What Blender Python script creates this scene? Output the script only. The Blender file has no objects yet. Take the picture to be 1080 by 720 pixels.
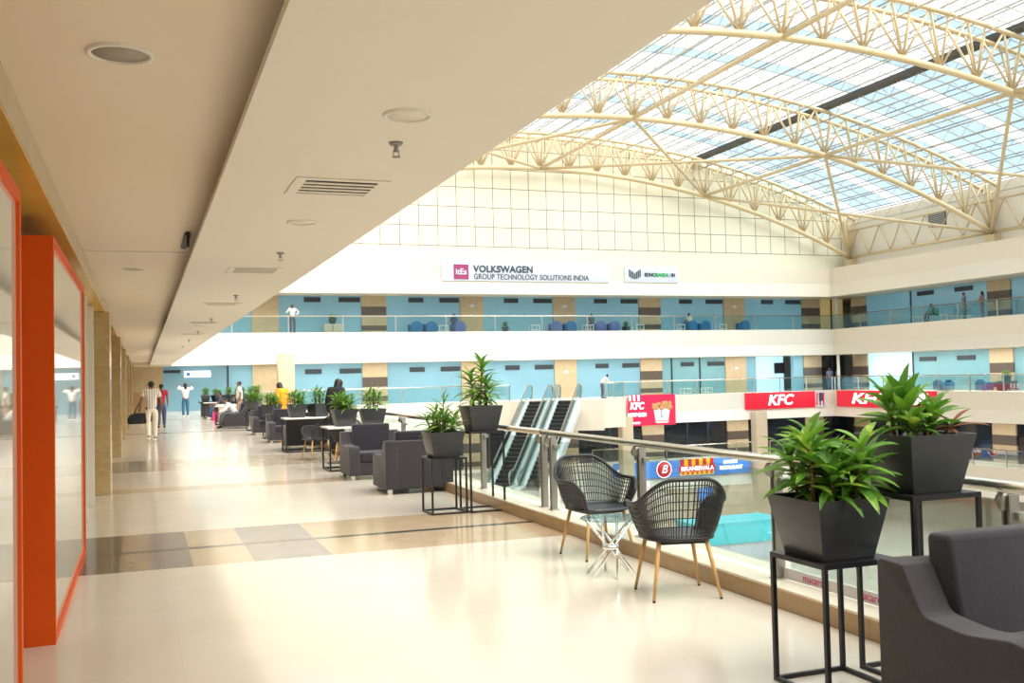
import bpy, bmesh, math, random
from mathutils import Vector, Matrix
PI = math.pi
sc = bpy.context.scene
COL = sc.collection
random.seed(7)
ORD = ['first', 'second', 'third', 'fourth', 'fifth', 'sixth', 'seventh', 'eighth', 'ninth', 'tenth', 'eleventh', 'twelfth']

# ------------------------------------------------------------------ materials
MATS = {}
KIDS = {}
def adopt(o, p):
    o.parent = p; KIDS.setdefault(p.name, []).append(o)
def new_mat(name):
    m = bpy.data.materials.new(name); m.use_nodes = True
    nt = m.node_tree
    b = nt.nodes['Principled BSDF']
    MATS[name] = m
    return m, nt, b

def N(nt, t, **kw):
    n = nt.nodes.new(t)
    for k, v in kw.items(): setattr(n, k, v)
    return n

def mathn(nt, op, a, b=None, c=None):
    n = N(nt, 'ShaderNodeMath', operation=op)
    for i, v in enumerate((a, b, c)):
        if v is None: continue
        if isinstance(v, (int, float)): n.inputs[i].default_value = v
        else: nt.links.new(v, n.inputs[i])
    return n.outputs[0]

def mixc(nt, fac, a, b):
    n = N(nt, 'ShaderNodeMix', data_type='RGBA')
    for sock, v in ((n.inputs[0], fac), (n.inputs[6], a), (n.inputs[7], b)):
        if isinstance(v, (int, float)): sock.default_value = v
        elif isinstance(v, tuple): sock.default_value = (*v[:3], 1)
        else: nt.links.new(v, sock)
    return n.outputs[2]

def coords(nt):
    tc = N(nt, 'ShaderNodeTexCoord')
    s = N(nt, 'ShaderNodeSeparateXYZ'); nt.links.new(tc.outputs['Object'], s.inputs[0])
    return tc.outputs['Object'], s.outputs

def noise(nt, vec, scale, detail=4, rough=.55, stretch=None, dist=0):
    if stretch:
        mp = N(nt, 'ShaderNodeMapping'); mp.inputs['Scale'].default_value = stretch
        nt.links.new(vec, mp.inputs[0]); vec = mp.outputs[0]
    n = N(nt, 'ShaderNodeTexNoise'); nt.links.new(vec, n.inputs['Vector'])
    n.inputs['Scale'].default_value = scale; n.inputs['Detail'].default_value = detail
    n.inputs['Roughness'].default_value = rough; n.inputs['Distortion'].default_value = dist
    return n.outputs[0]

def simple(name, col, rough=.5, metal=0, var=.06, scale=12, bump=0, spec=.5, emit=None, es=0, stretch=None, trans=0, sheen=0):
    m, nt, b = new_mat(name)
    vec, _ = coords(nt)
    f = noise(nt, vec, scale, stretch=stretch)
    lo = tuple(max(0, c*(1-var*2)) for c in col); hi = tuple(min(1, c*(1+var*2)) for c in col)
    nt.links.new(mixc(nt, f, lo, hi), b.inputs['Base Color'])
    b.inputs['Roughness'].default_value = rough; b.inputs['Metallic'].default_value = metal
    b.inputs['Specular IOR Level'].default_value = spec
    if sheen: b.inputs['Sheen Weight'].default_value = sheen
    if emit:
        b.inputs['Emission Color'].default_value = (*emit, 1); b.inputs['Emission Strength'].default_value = es
    if bump:
        bp = N(nt, 'ShaderNodeBump'); bp.inputs['Strength'].default_value = bump; bp.inputs['Distance'].default_value = .004
        nt.links.new(noise(nt, vec, scale*10), bp.inputs['Height']); nt.links.new(bp.outputs[0], b.inputs['Normal'])
    return m

def glass(name, tint, gloss=.12, rough=.02):
    """thin clear pane: tinted transparency with a fresnel reflection"""
    m = bpy.data.materials.new(name); m.use_nodes = True; nt = m.node_tree; nt.nodes.clear()
    out = N(nt, 'ShaderNodeOutputMaterial'); mx = N(nt, 'ShaderNodeMixShader')
    t = N(nt, 'ShaderNodeBsdfTransparent'); t.inputs[0].default_value = (*tint, 1)
    g = N(nt, 'ShaderNodeBsdfGlossy'); g.inputs['Roughness'].default_value = rough
    lw = N(nt, 'ShaderNodeLayerWeight'); lw.inputs[0].default_value = .35
    fac = mathn(nt, 'MULTIPLY_ADD', lw.outputs['Fresnel'], gloss*2.2, gloss*.25)
    nt.links.new(fac, mx.inputs[0]); nt.links.new(t.outputs[0], mx.inputs[1]); nt.links.new(g.outputs[0], mx.inputs[2])
    nt.links.new(mx.outputs[0], out.inputs[0]); MATS[name] = m
    return m

def marble(name, c1, c2, tile=(.9, .6), joint=.006, rough=.18, veins=3.0, axis='yz'):
    m, nt, b = new_mat(name)
    vec, s = coords(nt)
    f = noise(nt, vec, veins, 8, .65, dist=1.2, stretch=(1, 1, 2.2))
    col = mixc(nt, f, c1, c2)
    f2 = noise(nt, vec, .8, 2)
    col = mixc(nt, mathn(nt, 'MULTIPLY', f2, .35), col, tuple(c*.75 for c in c1))
    a0, a1 = s['XYZ'.index(axis[0].upper())], s['XYZ'.index(axis[1].upper())]
    def line(c, t):
        fr = mathn(nt, 'FRACT', mathn(nt, 'DIVIDE', c, t)); return mathn(nt, 'LESS_THAN', fr, joint/t)
    ln = mathn(nt, 'MAXIMUM', line(a0, tile[0]), line(a1, tile[1]))
    col = mixc(nt, mathn(nt, 'MULTIPLY', ln, .5), col, tuple(c*.45 for c in c1))
    nt.links.new(col, b.inputs['Base Color']); b.inputs['Roughness'].default_value = rough
    return m

def floor_mat():
    m, nt, b = new_mat('polished_floor')
    vec, s = coords(nt); X, Y = s[0], s[1]
    def rng(c, lo, hi): return mathn(nt, 'MULTIPLY', mathn(nt, 'GREATER_THAN', c, lo), mathn(nt, 'LESS_THAN', c, hi))
    v = noise(nt, vec, 1.3, 8, .62, dist=.8)
    cream = mixc(nt, v, (.66, .57, .45), (.78, .71, .60))
    beige = mixc(nt, noise(nt, vec, 2.2, 8, .7, dist=1.4), (.40, .28, .16), (.62, .48, .32))
    grey = mixc(nt, noise(nt, vec, 2.6, 8, .7, dist=1.2), (.15, .135, .13), (.27, .25, .24))
    dark = mixc(nt, noise(nt, vec, 2.6, 8, .7, dist=1.2), (.09, .075, .065), (.16, .14, .13))
    brown = mixc(nt, noise(nt, vec, 2.6, 8, .7, dist=1.2), (.24, .17, .11), (.36, .26, .18))
    # first patterned band
    bc = mixc(nt, mathn(nt, 'LESS_THAN', X, -.2), beige, dark)
    bc = mixc(nt, rng(X, -.2, .05), bc, brown)
    bc = mixc(nt, rng(X, .05, .41), bc, grey)
    bc = mixc(nt, rng(X, .93, 1.63), bc, grey)
    bc = mixc(nt, rng(Y, 10.15, 10.27), bc, (.045, .045, .05))
    col = mixc(nt, rng(Y, 9.18, 11.4), cream, bc)
    bc2 = mixc(nt, mathn(nt, 'LESS_THAN', X, .02), beige, dark)
    bc2 = mixc(nt, rng(X, .02, .3), bc2, brown)
    bc2 = mixc(nt, .35, bc2, cream)
    col = mixc(nt, rng(Y, 19.5, 22.3), col, bc2)
    for a, w, k in ((15.75, .65, .75), (34.2, .55, .8), (46.7, .6, .8), (4.0, .0, .6)):
        if w: col = mixc(nt, mathn(nt, 'MULTIPLY', rng(Y, a, a+w), k), col, brown if a > 30 else beige)
    def line(c, t, o=0):
        fr = mathn(nt, 'FRACT', mathn(nt, 'DIVIDE', mathn(nt, 'ADD', c, o), t)); return mathn(nt, 'LESS_THAN', fr, .004/t)
    ln = mathn(nt, 'MAXIMUM', line(X, .9, 40.3), line(Y, .9, 40.2))
    col = mixc(nt, mathn(nt, 'MULTIPLY', ln, .12), col, (.3, .22, .15))
    nt.links.new(col, b.inputs['Base Color'])
    r = mathn(nt, 'MULTIPLY_ADD', noise(nt, vec, 5, 3), .10, .09)
    nt.links.new(r, b.inputs['Roughness'])
    b.inputs['Specular IOR Level'].default_value = .6
    return m

def grid_mat(name, base, line, sx, sz, w, ox=0, oz=0, zmin=None):
    m, nt, b = new_mat(name); vec, s = coords(nt)
    def ln(c, t, o):
        fr = mathn(nt, 'FRACT', mathn(nt, 'DIVIDE', mathn(nt, 'ADD', c, 100*t-o), t)); return mathn(nt, 'LESS_THAN', fr, w/t)
    f = mathn(nt, 'MAXIMUM', ln(s[0], sx, ox), ln(s[2], sz, oz))
    if zmin is not None: f = mathn(nt, 'MULTIPLY', f, mathn(nt, 'GREATER_THAN', s[2], zmin-.03))
    bc = mixc(nt, noise(nt, vec, .7), tuple(c*.97 for c in base), base)
    nt.links.new(mixc(nt, f, bc, line), b.inputs['Base Color']); b.inputs['Roughness'].default_value = .5
    return m

def band_pier_mat(name, c1, c2, zs, dark):
    """stone pier with dark courses at given heights above its foot"""
    m, nt, b = new_mat(name); vec, s = coords(nt)
    col = mixc(nt, noise(nt, vec, 3, 8, .65, dist=1.2), c1, c2)
    for a, h in zs:
        col = mixc(nt, mathn(nt, 'MULTIPLY', mathn(nt, 'GREATER_THAN', s[2], a), mathn(nt, 'LESS_THAN', s[2], a+h)), col, dark)
    nt.links.new(col, b.inputs['Base Color']); b.inputs['Roughness'].default_value = .25
    return m

def stripes_mat(name, c1, c2, t, axis=0, duty=.3, rough=.8):
    m, nt, b = new_mat(name); vec, s = coords(nt)
    fr = mathn(nt, 'FRACT', mathn(nt, 'DIVIDE', mathn(nt, 'ADD', s[axis], 50*t), t))
    nt.links.new(mixc(nt, mathn(nt, 'LESS_THAN', fr, duty), c1, c2), b.inputs['Base Color']); b.inputs['Roughness'].default_value = rough
    return m

M = MATS
floor_mat()
simple('white_paint', (.80, .745, .645), .55, var=.01, scale=3)
simple('warm_paint', (.77, .675, .55), .6, var=.01, scale=3)
simple('ceiling_paint', (.78, .715, .605), .6, var=.012, scale=2)
simple('upper_ceiling_paint', (.78, .665, .51), .6, var=.015, scale=2)
grid_mat('gable_panel', (.75, .71, .55), (.17, .14, .10), 1.25, 1.27, .045, ox=.2, oz=9.98, zmin=9.98)
marble('marble', (.42, .28, .11), (.74, .58, .32), (.9, .62), axis='yz')
marble('marble_soffit', (.62, .33, .04), (.85, .56, .16), (1.1, .9), veins=2.2, axis='yx')
marble('lintel_stone', (.50, .38, .22), (.66, .54, .36), (1.1, .9), axis='yz')
marble('curb_stone', (.36, .22, .10), (.55, .38, .20), (1.2, .9), rough=.25, axis='yz')
marble('column_stone', (.56, .43, .28), (.72, .60, .44), (3, .62), axis='xz')
simple('white_stone', (.80, .72, .58), .25, var=.04, scale=2)
T1, T2, TD = (.42, .31, .18), (.62, .50, .34), (.11, .085, .07)
band_pier_mat('pier_plain', T1, T2, [], TD)
band_pier_mat('pier_banded', T1, T2, [(.22, .32), (1.12, .62)], TD)
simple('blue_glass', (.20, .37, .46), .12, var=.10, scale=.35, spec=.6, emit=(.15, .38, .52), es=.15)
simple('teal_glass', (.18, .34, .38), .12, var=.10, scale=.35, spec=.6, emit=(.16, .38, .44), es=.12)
simple('dark_glass', (.012, .016, .022), .06, var=.3, scale=.5, spec=.6)
simple('lit_room', (.45, .70, .88), .4, var=.05, emit=(.45, .75, 1), es=.55)
simple('lit_door', (.62, .50, .24), .3, var=.1, scale=1, emit=(.8, .6, .25), es=.12)
simple('shop_glass', (.24, .235, .19), .025, var=.03, scale=1, spec=1, emit=(1, .86, .62), es=.09)  # faint warm glow added to the panes to light the walkway
M['shop_glass'].node_tree.nodes['Principled BSDF'].inputs['IOR'].default_value = 2.6
simple('beige_shop', (.45, .40, .32), .3, var=.1, scale=1)
simple('orange_lacquer', (.80, .105, .006), .5, var=.03, scale=3, spec=.25)
simple('black_metal', (.012, .012, .014), .38, var=.1)
simple('dark_frame', (.03, .04, .05), .4)
simple('steel', (.55, .54, .50), .28, metal=1, var=.04)
simple('post_steel', (.30, .29, .26), .42, metal=.75, var=.06)
simple('chrome', (.85, .84, .82), .08, metal=1, var=.02)
simple('rail_steel', (.72, .68, .60), .22, metal=1, var=.03, stretch=(1, 12, 1))
simple('lattice_steel', (.50, .46, .38), .45, var=.03)
simple('cream_steel', (.62, .49, .29), .45, var=.03)
simple('gutter_steel', (.07, .065, .055), .6)
simple('glazing_bar', (.42, .42, .40), .5)
simple('fabric', (.039, .035, .038), .95, var=.16, scale=40, bump=.35, spec=.2, sheen=.25)
simple('fabric_dark', (.024, .021, .028), .95, var=.2, scale=30, bump=.4, spec=.2, sheen=.3)
simple('blue_fabric', (.02, .14, .32), .9, var=.12, scale=20)
simple('purple_fabric', (.10, .14, .33), .9, var=.12, scale=20)
simple('black_wicker', (.016, .016, .017), .42, var=.15, scale=30)
simple('seat_plastic', (.045, .05, .06), .4, var=.06)
simple('grey_plastic', (.055, .075, .09), .45, var=.06)
simple('beech', (.62, .36, .13), .4, var=.16, scale=14, stretch=(6, 6, .6))
simple('pot_clay', (.036, .038, .042), .33, var=.22, scale=9, bump=.08, stretch=(1, 1, 3))
simple('soil', (.03, .02, .012), .95, var=.3, scale=60)
simple('bark', (.16, .08, .04), .8, var=.3, scale=40)
simple('table_white', (.78, .76, .70), .3, var=.02)
simple('sign_white', (.60, .64, .72), .4, var=.02)
simple('sign_red', (.62, .008, .03), .4, var=.02, emit=(.8, .01, .04), es=.22)
simple('banner_red', (.80, .012, .075), .5, var=.02, emit=(.9, .02, .08), es=.12)
simple('sign_blue', (.08, .26, .70), .4, var=.04, emit=(.05, .22, .8), es=.22)
simple('sign_lit', (.95, .95, .95), .4, var=0, emit=(1, 1, 1), es=1.0)
simple('text_dark', (.03, .055, .07), .5)
simple('text_green', (.01, .36, .09), .5)
simple('logo_purple', (.32, .035, .14), .5)
simple('awning_yellow', (.95, .55, .02), .5, emit=(1, .6, .02), es=.2)
simple('led_violet', (.2, .2, .9), .4, emit=(.3, .3, 1), es=1.2)
simple('text_pink', (.62, .05, .22), .5)
simple('frosted_strip', (.62, .60, .60), .5)
simple('bucket_white', (.80, .80, .80), .4)
simple('chicken', (.72, .33, .13), .6, var=.35, scale=25)
simple('turquoise', (.03, .58, .70), .4, var=.04, emit=(.02, .5, .62), es=.15)
simple('ground_stone', (.58, .54, .46), .2, var=.06, scale=1)
simple('speaker_mesh', (.34, .30, .24), .7, var=.1, scale=200)
simple('black_void', (.006, .005, .005), .8)
simple('rubber', (.012, .013, .014), .5)
simple('steel_light', (.66, .70, .70), .3, metal=.15)
simple('skin_brown', (.22, .105, .06), .5, var=.05)
simple('skin_tan', (.36, .19, .11), .5, var=.05)
simple('hair', (.008, .007, .007), .5, var=.3, scale=60)
simple('cloth_white', (.78, .77, .74), .85, var=.04)
simple('cloth_cream', (.78, .70, .56), .9, var=.04)
stripes_mat('cloth_striped', (.80, .75, .66), (.34, .27, .20), .062, 0, .28)
simple('cloth_red', (.40, .02, .04), .85)
simple('cloth_orange', (.85, .33, .01), .8, var=.12, scale=18)
simple('cloth_black', (.012, .012, .013), .85)
simple('cloth_tan', (.42, .28, .19), .85)
simple('denim', (.035, .13, .22), .85, var=.15, scale=20)
simple('cloth_navy', (.05, .08, .16), .85)
simple('cloth_grey', (.10, .11, .14), .85)
simple('cloth_blue', (.17, .21, .33), .85)
simple('cloth_teal', (.13, .30, .34), .85)
simple('cloth_mauve', (.30, .20, .22), .85)
simple('cloth_pink', (.75, .04, .22), .8)
simple('plastic_green', (.06, .42, .06), .5)
simple('shoe_white', (.75, .73, .70), .6)
glass('rail_glass', (.86, .93, .91), .10)
glass('far_glass', (.86, .93, .92), .10)
glass('table_glass', (.72, .85, .86), .22)
glass('roof_white', (.97, .98, 1.0), .03, .2)
glass('roof_blue', (.52, .66, .74), .06, .1)
glass('esc_glass', (.84, .92, .92), .14)

def leaf_mat(name, c1, c2, tip):
    m, nt, b = new_mat(name); vec, s = coords(nt)
    col = mixc(nt, noise(nt, vec, 9, 3), c1, c2)
    col = mixc(nt, mathn(nt, 'GREATER_THAN', noise(nt, vec, 5, 2), .62), col, tip)
    nt.links.new(col, b.inputs['Base Color']); b.inputs['Roughness'].default_value = .38
    b.inputs['Subsurface Weight'].default_value = 0
    tr = N(nt, 'ShaderNodeBsdfTranslucent'); nt.links.new(col, tr.inputs[0])
    mx = N(nt, 'ShaderNodeMixShader'); mx.inputs[0].default_value = .28
    out = nt.nodes['Material Output']
    nt.links.new(b.outputs[0], mx.inputs[1]); nt.links.new(tr.outputs[0], mx.inputs[2]); nt.links.new(mx.outputs[0], out.inputs[0])
    return m
leaf_mat('leaf', (.05, .17, .018), (.15, .33, .03), (.24, .42, .05))
leaf_mat('leaf_bright', (.09, .26, .02), (.24, .45, .04), (.38, .52, .07))
leaf_mat('leaf_red', (.30, .03, .02), (.22, .12, .02), (.10, .02, .02))

# ------------------------------------------------------------------ mesh builder
class MB:
    def __init__(s): s.v = []; s.f = []; s.m = []; s.sm = []
    def add(s, vs, fs, mi=0, smooth=False):
        o = len(s.v); s.v += [tuple(v) for v in vs]
        for f in fs: s.f.append(tuple(i+o for i in f)); s.m.append(mi); s.sm.append(smooth)
        return s
    def box(s, x0, x1, y0, y1, z0, z1, mi=0):
        vs = [(x, y, z) for x in (x0, x1) for y in (y0, y1) for z in (z0, z1)]
        return s.add(vs, [(0, 1, 3, 2), (4, 6, 7, 5), (0, 4, 5, 1), (2, 3, 7, 6), (0, 2, 6, 4), (1, 5, 7, 3)], mi)
    def bar(s, p, q, w, d=None, mi=0, up=(0, 0, 1)):
        """rectangular bar from p to q"""
        p, q = Vector(p), Vector(q); d = d or w; t = (q-p).normalized(); u = Vector(up)
        if abs(t.dot(u)) > .98: u = Vector((1, 0, 0))
        a = t.cross(u).normalized(); b = a.cross(t)
        vs = [c+a*sx*w/2+b*sy*d/2 for c in (p, q) for sx, sy in ((-1, -1), (1, -1), (1, 1), (-1, 1))]
        return s.add(vs, [(3, 2, 1, 0), (4, 5, 6, 7), (0, 1, 5, 4), (1, 2, 6, 5), (2, 3, 7, 6), (3, 0, 4, 7)], mi)
    def tube(s, pts, r, n=8, mi=0, closed=False, caps=True):
        pts = [Vector(p) for p in pts]; k = len(pts); rs = r if isinstance(r, (list, tuple)) else [r]*k
        vs = []; a0 = None
        for i in range(k):
            if closed: t = pts[(i+1) % k]-pts[i-1]
            else: t = pts[min(i+1, k-1)]-pts[max(i-1, 0)]
            t.normalize()
            if a0 is None:
                u = Vector((0, 0, 1)) if abs(t.z) < .9 else Vector((1, 0, 0)); a = t.cross(u).normalized()
            else: a = (a0-t*a0.dot(t)).normalized()
            a0 = a; b = t.cross(a)
            vs += [pts[i]+(a*math.cos(2*PI*j/n)+b*math.sin(2*PI*j/n))*rs[i] for j in range(n)]
        fs = []
        for i in range(k if closed else k-1):
            for j in range(n):
                i2 = (i+1) % k; fs.append((i*n+j, i*n+(j+1) % n, i2*n+(j+1) % n, i2*n+j))
        s.add(vs, fs, mi, n > 5)
        if caps and not closed:
            o = len(s.v)-len(vs)
            s.f.append(tuple(o+j for j in reversed(range(n)))); s.m.append(mi); s.sm.append(False)
            s.f.append(tuple(o+(k-1)*n+j for j in range(n))); s.m.append(mi); s.sm.append(False)
        return s
    def lathe(s, prof, n=24, c=(0, 0, 0), mi=0, axis='z', smooth=True):
        vs = []
        for r, h in prof:
            for j in range(n):
                a = 2*PI*j/n; x, y = r*math.cos(a), r*math.sin(a)
                p = {'z': (x, y, h), 'y': (x, h, y), 'x': (h, x, y)}[axis]
                vs.append((p[0]+c[0], p[1]+c[1], p[2]+c[2]))
        fs = [(i*n+j, i*n+(j+1) % n, (i+1)*n+(j+1) % n, (i+1)*n+j) for i in range(len(prof)-1) for j in range(n)]
        return s.add(vs, fs, mi, smooth)
    def prism(s, prof, a, b, axis='x', mi=0):
        """closed 2D outline extruded along an axis from a to b"""
        n = len(prof)
        def P(u, w, t): return {'x': (t, u, w), 'y': (u, t, w), 'z': (u, w, t)}[axis]
        vs = [P(u, w, a) for u, w in prof]+[P(u, w, b) for u, w in prof]
        fs = [tuple(range(n)), tuple(reversed(range(n, 2*n)))]+[(i, n+i, n+(i+1) % n, (i+1) % n) for i in range(n)]
        return s.add(vs, fs, mi)
    def ball(s, c, r, n=10, mi=0, sc=(1, 1, 1)):
        pr = [(max(1e-4, math.sin(PI*i/(n//2+2))), -math.cos(PI*i/(n//2+2))) for i in range(n//2+3)]
        o = len(s.v); s.lathe([(a*r, b*r) for a, b in pr], n, (0, 0, 0), mi)
        for i in range(o, len(s.v)):
            v = s.v[i]; s.v[i] = (v[0]*sc[0]+c[0], v[1]*sc[1]+c[1], v[2]*sc[2]+c[2])
        return s
    def build(s, name, mats, parent=None, bevel=0, seg=2, loc=None, smooth=None):
        me = bpy.data.meshes.new(name); me.from_pydata(s.v, [], s.f)
        if isinstance(mats, str): mats = [mats]
        for m in mats: me.materials.append(M[m])
        for p, mi, sm in zip(me.polygons, s.m, s.sm): p.material_index = mi; p.use_smooth = sm if smooth is None else smooth
        bm = bmesh.new(); bm.from_mesh(me)
        bmesh.ops.recalc_face_normals(bm, faces=bm.faces)
        if bevel:
            es = [e for e in bm.edges if len(e.link_faces) == 2 and e.calc_face_angle(0) > .6]
            bmesh.ops.bevel(bm, geom=es, offset=bevel, segments=seg, profile=.6, affect='EDGES', clamp_overlap=True)
            for f in bm.faces: f.smooth = True
        bm.to_mesh(me); bm.free()
        if bevel:
            try: me.set_sharp_from_angle(angle=.9)
            except Exception: pass
        o = bpy.data.objects.new(name, me); COL.objects.link(o)
        if parent: adopt(o, parent)
        if loc: o.location = loc
        return o

def tag(o, label, cat, group=None, kind=None):
    o['label'] = label; o['category'] = cat
    if group: o['group'] = group
    if kind: o['kind'] = kind
    return o
def thing(name, label, cat, loc=(0, 0, 0), rz=0, group=None):
    o = bpy.data.objects.new(name, None); COL.objects.link(o)
    o.empty_display_size = .1; o.location = loc; o.rotation_euler = (0, 0, rz)
    return tag(o, label, cat, group)
def copy_tree(src, loc, rz=0, label=None, group=None):
    def rec(o, parent):
        c = o.copy(); COL.objects.link(c)
        if parent: adopt(c, parent)
        for ch in KIDS.get(o.name, []): rec(ch, c)
        return c
    r = rec(src, None); r.location = loc; r.rotation_euler = (0, 0, rz)
    if label: r['label'] = label
    if group: r['group'] = group
    return r
def struct(o):
    o['kind'] = 'structure'; return o

def text(name, s, size, mat, loc, rot=(PI/2, 0, 0), parent=None, ext=.01, shear=0, bold=0, align='CENTER', sx=1, space=1):
    cu = bpy.data.curves.new(name, 'FONT'); cu.body = s; cu.size = size; cu.extrude = ext; cu.shear = shear; cu.offset = bold
    cu.align_x = align; cu.align_y = 'CENTER'; cu.resolution_u = 3; cu.space_character = space
    t = bpy.data.objects.new(name+'_tmp', cu); COL.objects.link(t)
    bpy.context.view_layer.update()
    me = bpy.data.meshes.new_from_object(t.evaluated_get(bpy.context.evaluated_depsgraph_get()))
    bpy.data.objects.remove(t); bpy.data.curves.remove(cu)
    me.materials.clear(); me.materials.append(M[mat])
    R = Matrix.LocRotScale(Vector(loc), __import__('mathutils').Euler(rot), Vector((sx, 1, 1)))
    me.transform(R); me.name = name
    o = bpy.data.objects.new(name, me); COL.objects.link(o)
    if parent: adopt(o, parent)
    return o

# ------------------------------------------------------------------ camera
f_px = 1046.16
yaw, pitch, roll = .357716158, .0349587606, -.0229340409
cy, sy, cp, sp, cr, sr = math.cos(yaw), math.sin(yaw), math.cos(pitch), math.sin(pitch), math.cos(roll), math.sin(roll)
F = Vector((sy*cp, cy*cp, sp)); Rt = Vector((cy, -sy, 0)); U = Rt.cross(F)
R2 = Rt*cr+U*sr; U2 = -Rt*sr+U*cr
cam = bpy.data.cameras.new('camera'); camo = bpy.data.objects.new('camera', cam); COL.objects.link(camo)
camo.matrix_world = Matrix(((R2.x, U2.x, -F.x, 0), (R2.y, U2.y, -F.y, 0), (R2.z, U2.z, -F.z, 1.6), (0, 0, 0, 1)))
cam.sensor_fit = 'HORIZONTAL'; cam.sensor_width = 36; cam.lens = f_px/1080*36; cam.clip_end = 400; cam.clip_start = .05
sc.camera = camo

# ------------------------------------------------------------------ the building
YF, XR, YG, XG = 60.0, 47.6, 62.0, 50.0          # gallery edges and shopfront planes
LV = {0: -8.94, 1: -4.47, 2: 0.0, 3: 4.47, 4: 8.94}
def S(mb, name, mat, **k): return struct(mb.build(name, mat, **k))
S(MB().box(-3, 4.4, -8, 62, -.35, 0), 'floor', 'polished_floor')
S(MB().box(-6, 56, -12, 68, -9.3, -8.94), 'floor_ground', 'ground_stone')
# raised stone kerb under the railing: brown riser, pale top
S(MB().box(4.0, 4.03, -8, 27, 0, .125), 'baseboard_right', 'curb_stone')
S(MB().box(4.03, 4.5, -8, 27, -.35, .128), 'trim_1', 'white_stone')
S(MB().box(4.4, 4.5, 27, 60, -.35, .128), 'trim_2', 'white_stone')
S(MB().box(4.2, 4.5, -8, 60, -1.83, -.35), 'trim_3', 'white_paint')
# ceiling over the walkway: low panel, cove and upper field
S(MB().box(.41, 1.6, -8, 62, 2.70, 2.735).box(.95, 1.6, -8, 62, 2.735, 4.47), 'ceiling', 'ceiling_paint')
S(MB().box(-3, .95, -8, 62, 2.86, 4.47), 'ceiling_upper', 'upper_ceiling_paint')
S(MB().box(-.5, .41, 9.95, 10.0, 2.845, 2.86), 'trim_4', 'white_paint')
S(MB().box(-3, 1.6, -8, 62, 4.47, 13.2), 'wall_left_upper', 'white_paint')
S(MB().box(-3, 56, -12.4, -12, -9.3, 18), 'wall_back', 'white_paint')
S(MB().box(-3, 4.5, -8.3, -8, -9, 4.47), 'wall_near', 'white_paint')
S(MB().box(-3, 4.2, -8, 60, -8.94, -.35), 'wall_left_lower', 'warm_paint')
# galleries: far side and right side
n_tr = [5]
def trim(mb, mat):
    n_tr[0] += 1; return S(mb, 'trim_%d' % n_tr[0], mat)
for k in (1, 2, 3, 4):
    z = LV[k]; x0 = {1: 4.5, 2: 4.2, 3: -3, 4: 1.6}[k]; b = z-1.83 if k < 4 else 6.88; c = z-1.08 if k < 4 else 7.83
    S(MB().prism([(YF, z+.03), (YF, c), (YF-.3, b), (68, b), (68, z+.03)], x0, 56, 'x'), 'wall_far_band_%d' % k, 'warm_paint' if k == 4 else 'white_paint')
    S(MB().prism([(XR, z+.03), (XR, c), (XR-.3, b), (56, b), (56, z+.03)], -12, YF+.1, 'y'), 'wall_right_band_%d' % k, 'warm_paint')
S(MB().box(4.5, 56, 68, 68.3, -9, 9), 'wall_far_back', 'warm_paint')
S(MB().box(55.7, 56, -12, 68, -9, 9), 'wall_right_back', 'warm_paint')
# gable wall and clerestory
XC = 24.5
def zb(x): return 15.1-(58.7-math.sqrt(58.7**2-(x-XC)**2))
def zt(x): return 17.25-(65-math.sqrt(65**2-(x-XC)**2))
def zg(x): return zt(x)+.55
prof = [(-3, 8.94), (52, 8.94)]+[(x, zg(min(max(x, 0), 49))+.1) for x in range(52, -4, -2)]
S(MB().prism(prof, 60.4, 60.7, 'y'), 'wall_far_gable', 'gable_panel')
S(MB().box(49.35, 49.7, -12, 60.5, 8.94, 12.85), 'wall_right_upper', 'white_paint')
S(MB().box(48.1, 49.4, -12, 60.4, 8.94, 9.06), 'trim_5', 'warm_paint')
for i, y in enumerate((37.6, 51.2, 25)):
    v = thing('wall_vent', 'grey louvred vent in the pale wall under the roof edge, %s from the far corner' % ORD[(1, 0, 2)[i]], 'vent', (49.3, y, 11.3))
    mb = MB()
    for j in range(7): mb.box(-.05, .02, -.7, .7, -.4+j*.12, -.34+j*.12)
    MB().box(-.02, .05, -.75, .75, -.45, .45).build('backing', 'gutter_steel', v); mb.build('louvres', 'glazing_bar', v)

# ---- roof glazing
NX = 32; xs = [49*i/NX for i in range(NX+1)]
YS = [-12+72.4*i/66 for i in range(67)]
mb = MB()
for i in range(66):
    yc = (YS[i]+YS[i+1])/2; ph = ((59.5-yc) % 4.35)/4.35
    for j in range(NX):
        xm = (xs[j]+xs[j+1])/2
        blue = (ph > .42) if xm > 36.7 else (.50 < ph < .72 and xm > 20)
        mb.add([(xs[j], YS[i], zg(xs[j])), (xs[j+1], YS[i], zg(xs[j+1])), (xs[j+1], YS[i+1], zg(xs[j+1])), (xs[j], YS[i+1], zg(xs[j]))], [(0, 1, 2, 3)], 1 if blue else 0)
S(mb, 'window_1', ['roof_white', 'roof_blue'])
mb = MB()
for y in YS[::1]:
    for j in range(10, NX): mb.bar((xs[j], y, zg(xs[j])+.03), (xs[j+1], y, zg(xs[j+1])+.03), .045, .06)
for j in range(10, NX+1): mb.bar((xs[j], -12, zg(xs[j])+.03), (xs[j], 60.4, zg(xs[j])+.03), .05, .06)
trim(mb, 'glazing_bar')
trim(MB().box(36.35, 36.95, -12, 60.3, zg(36.6)-.28, zg(36.6)-.02), 'gutter_steel')
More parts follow.
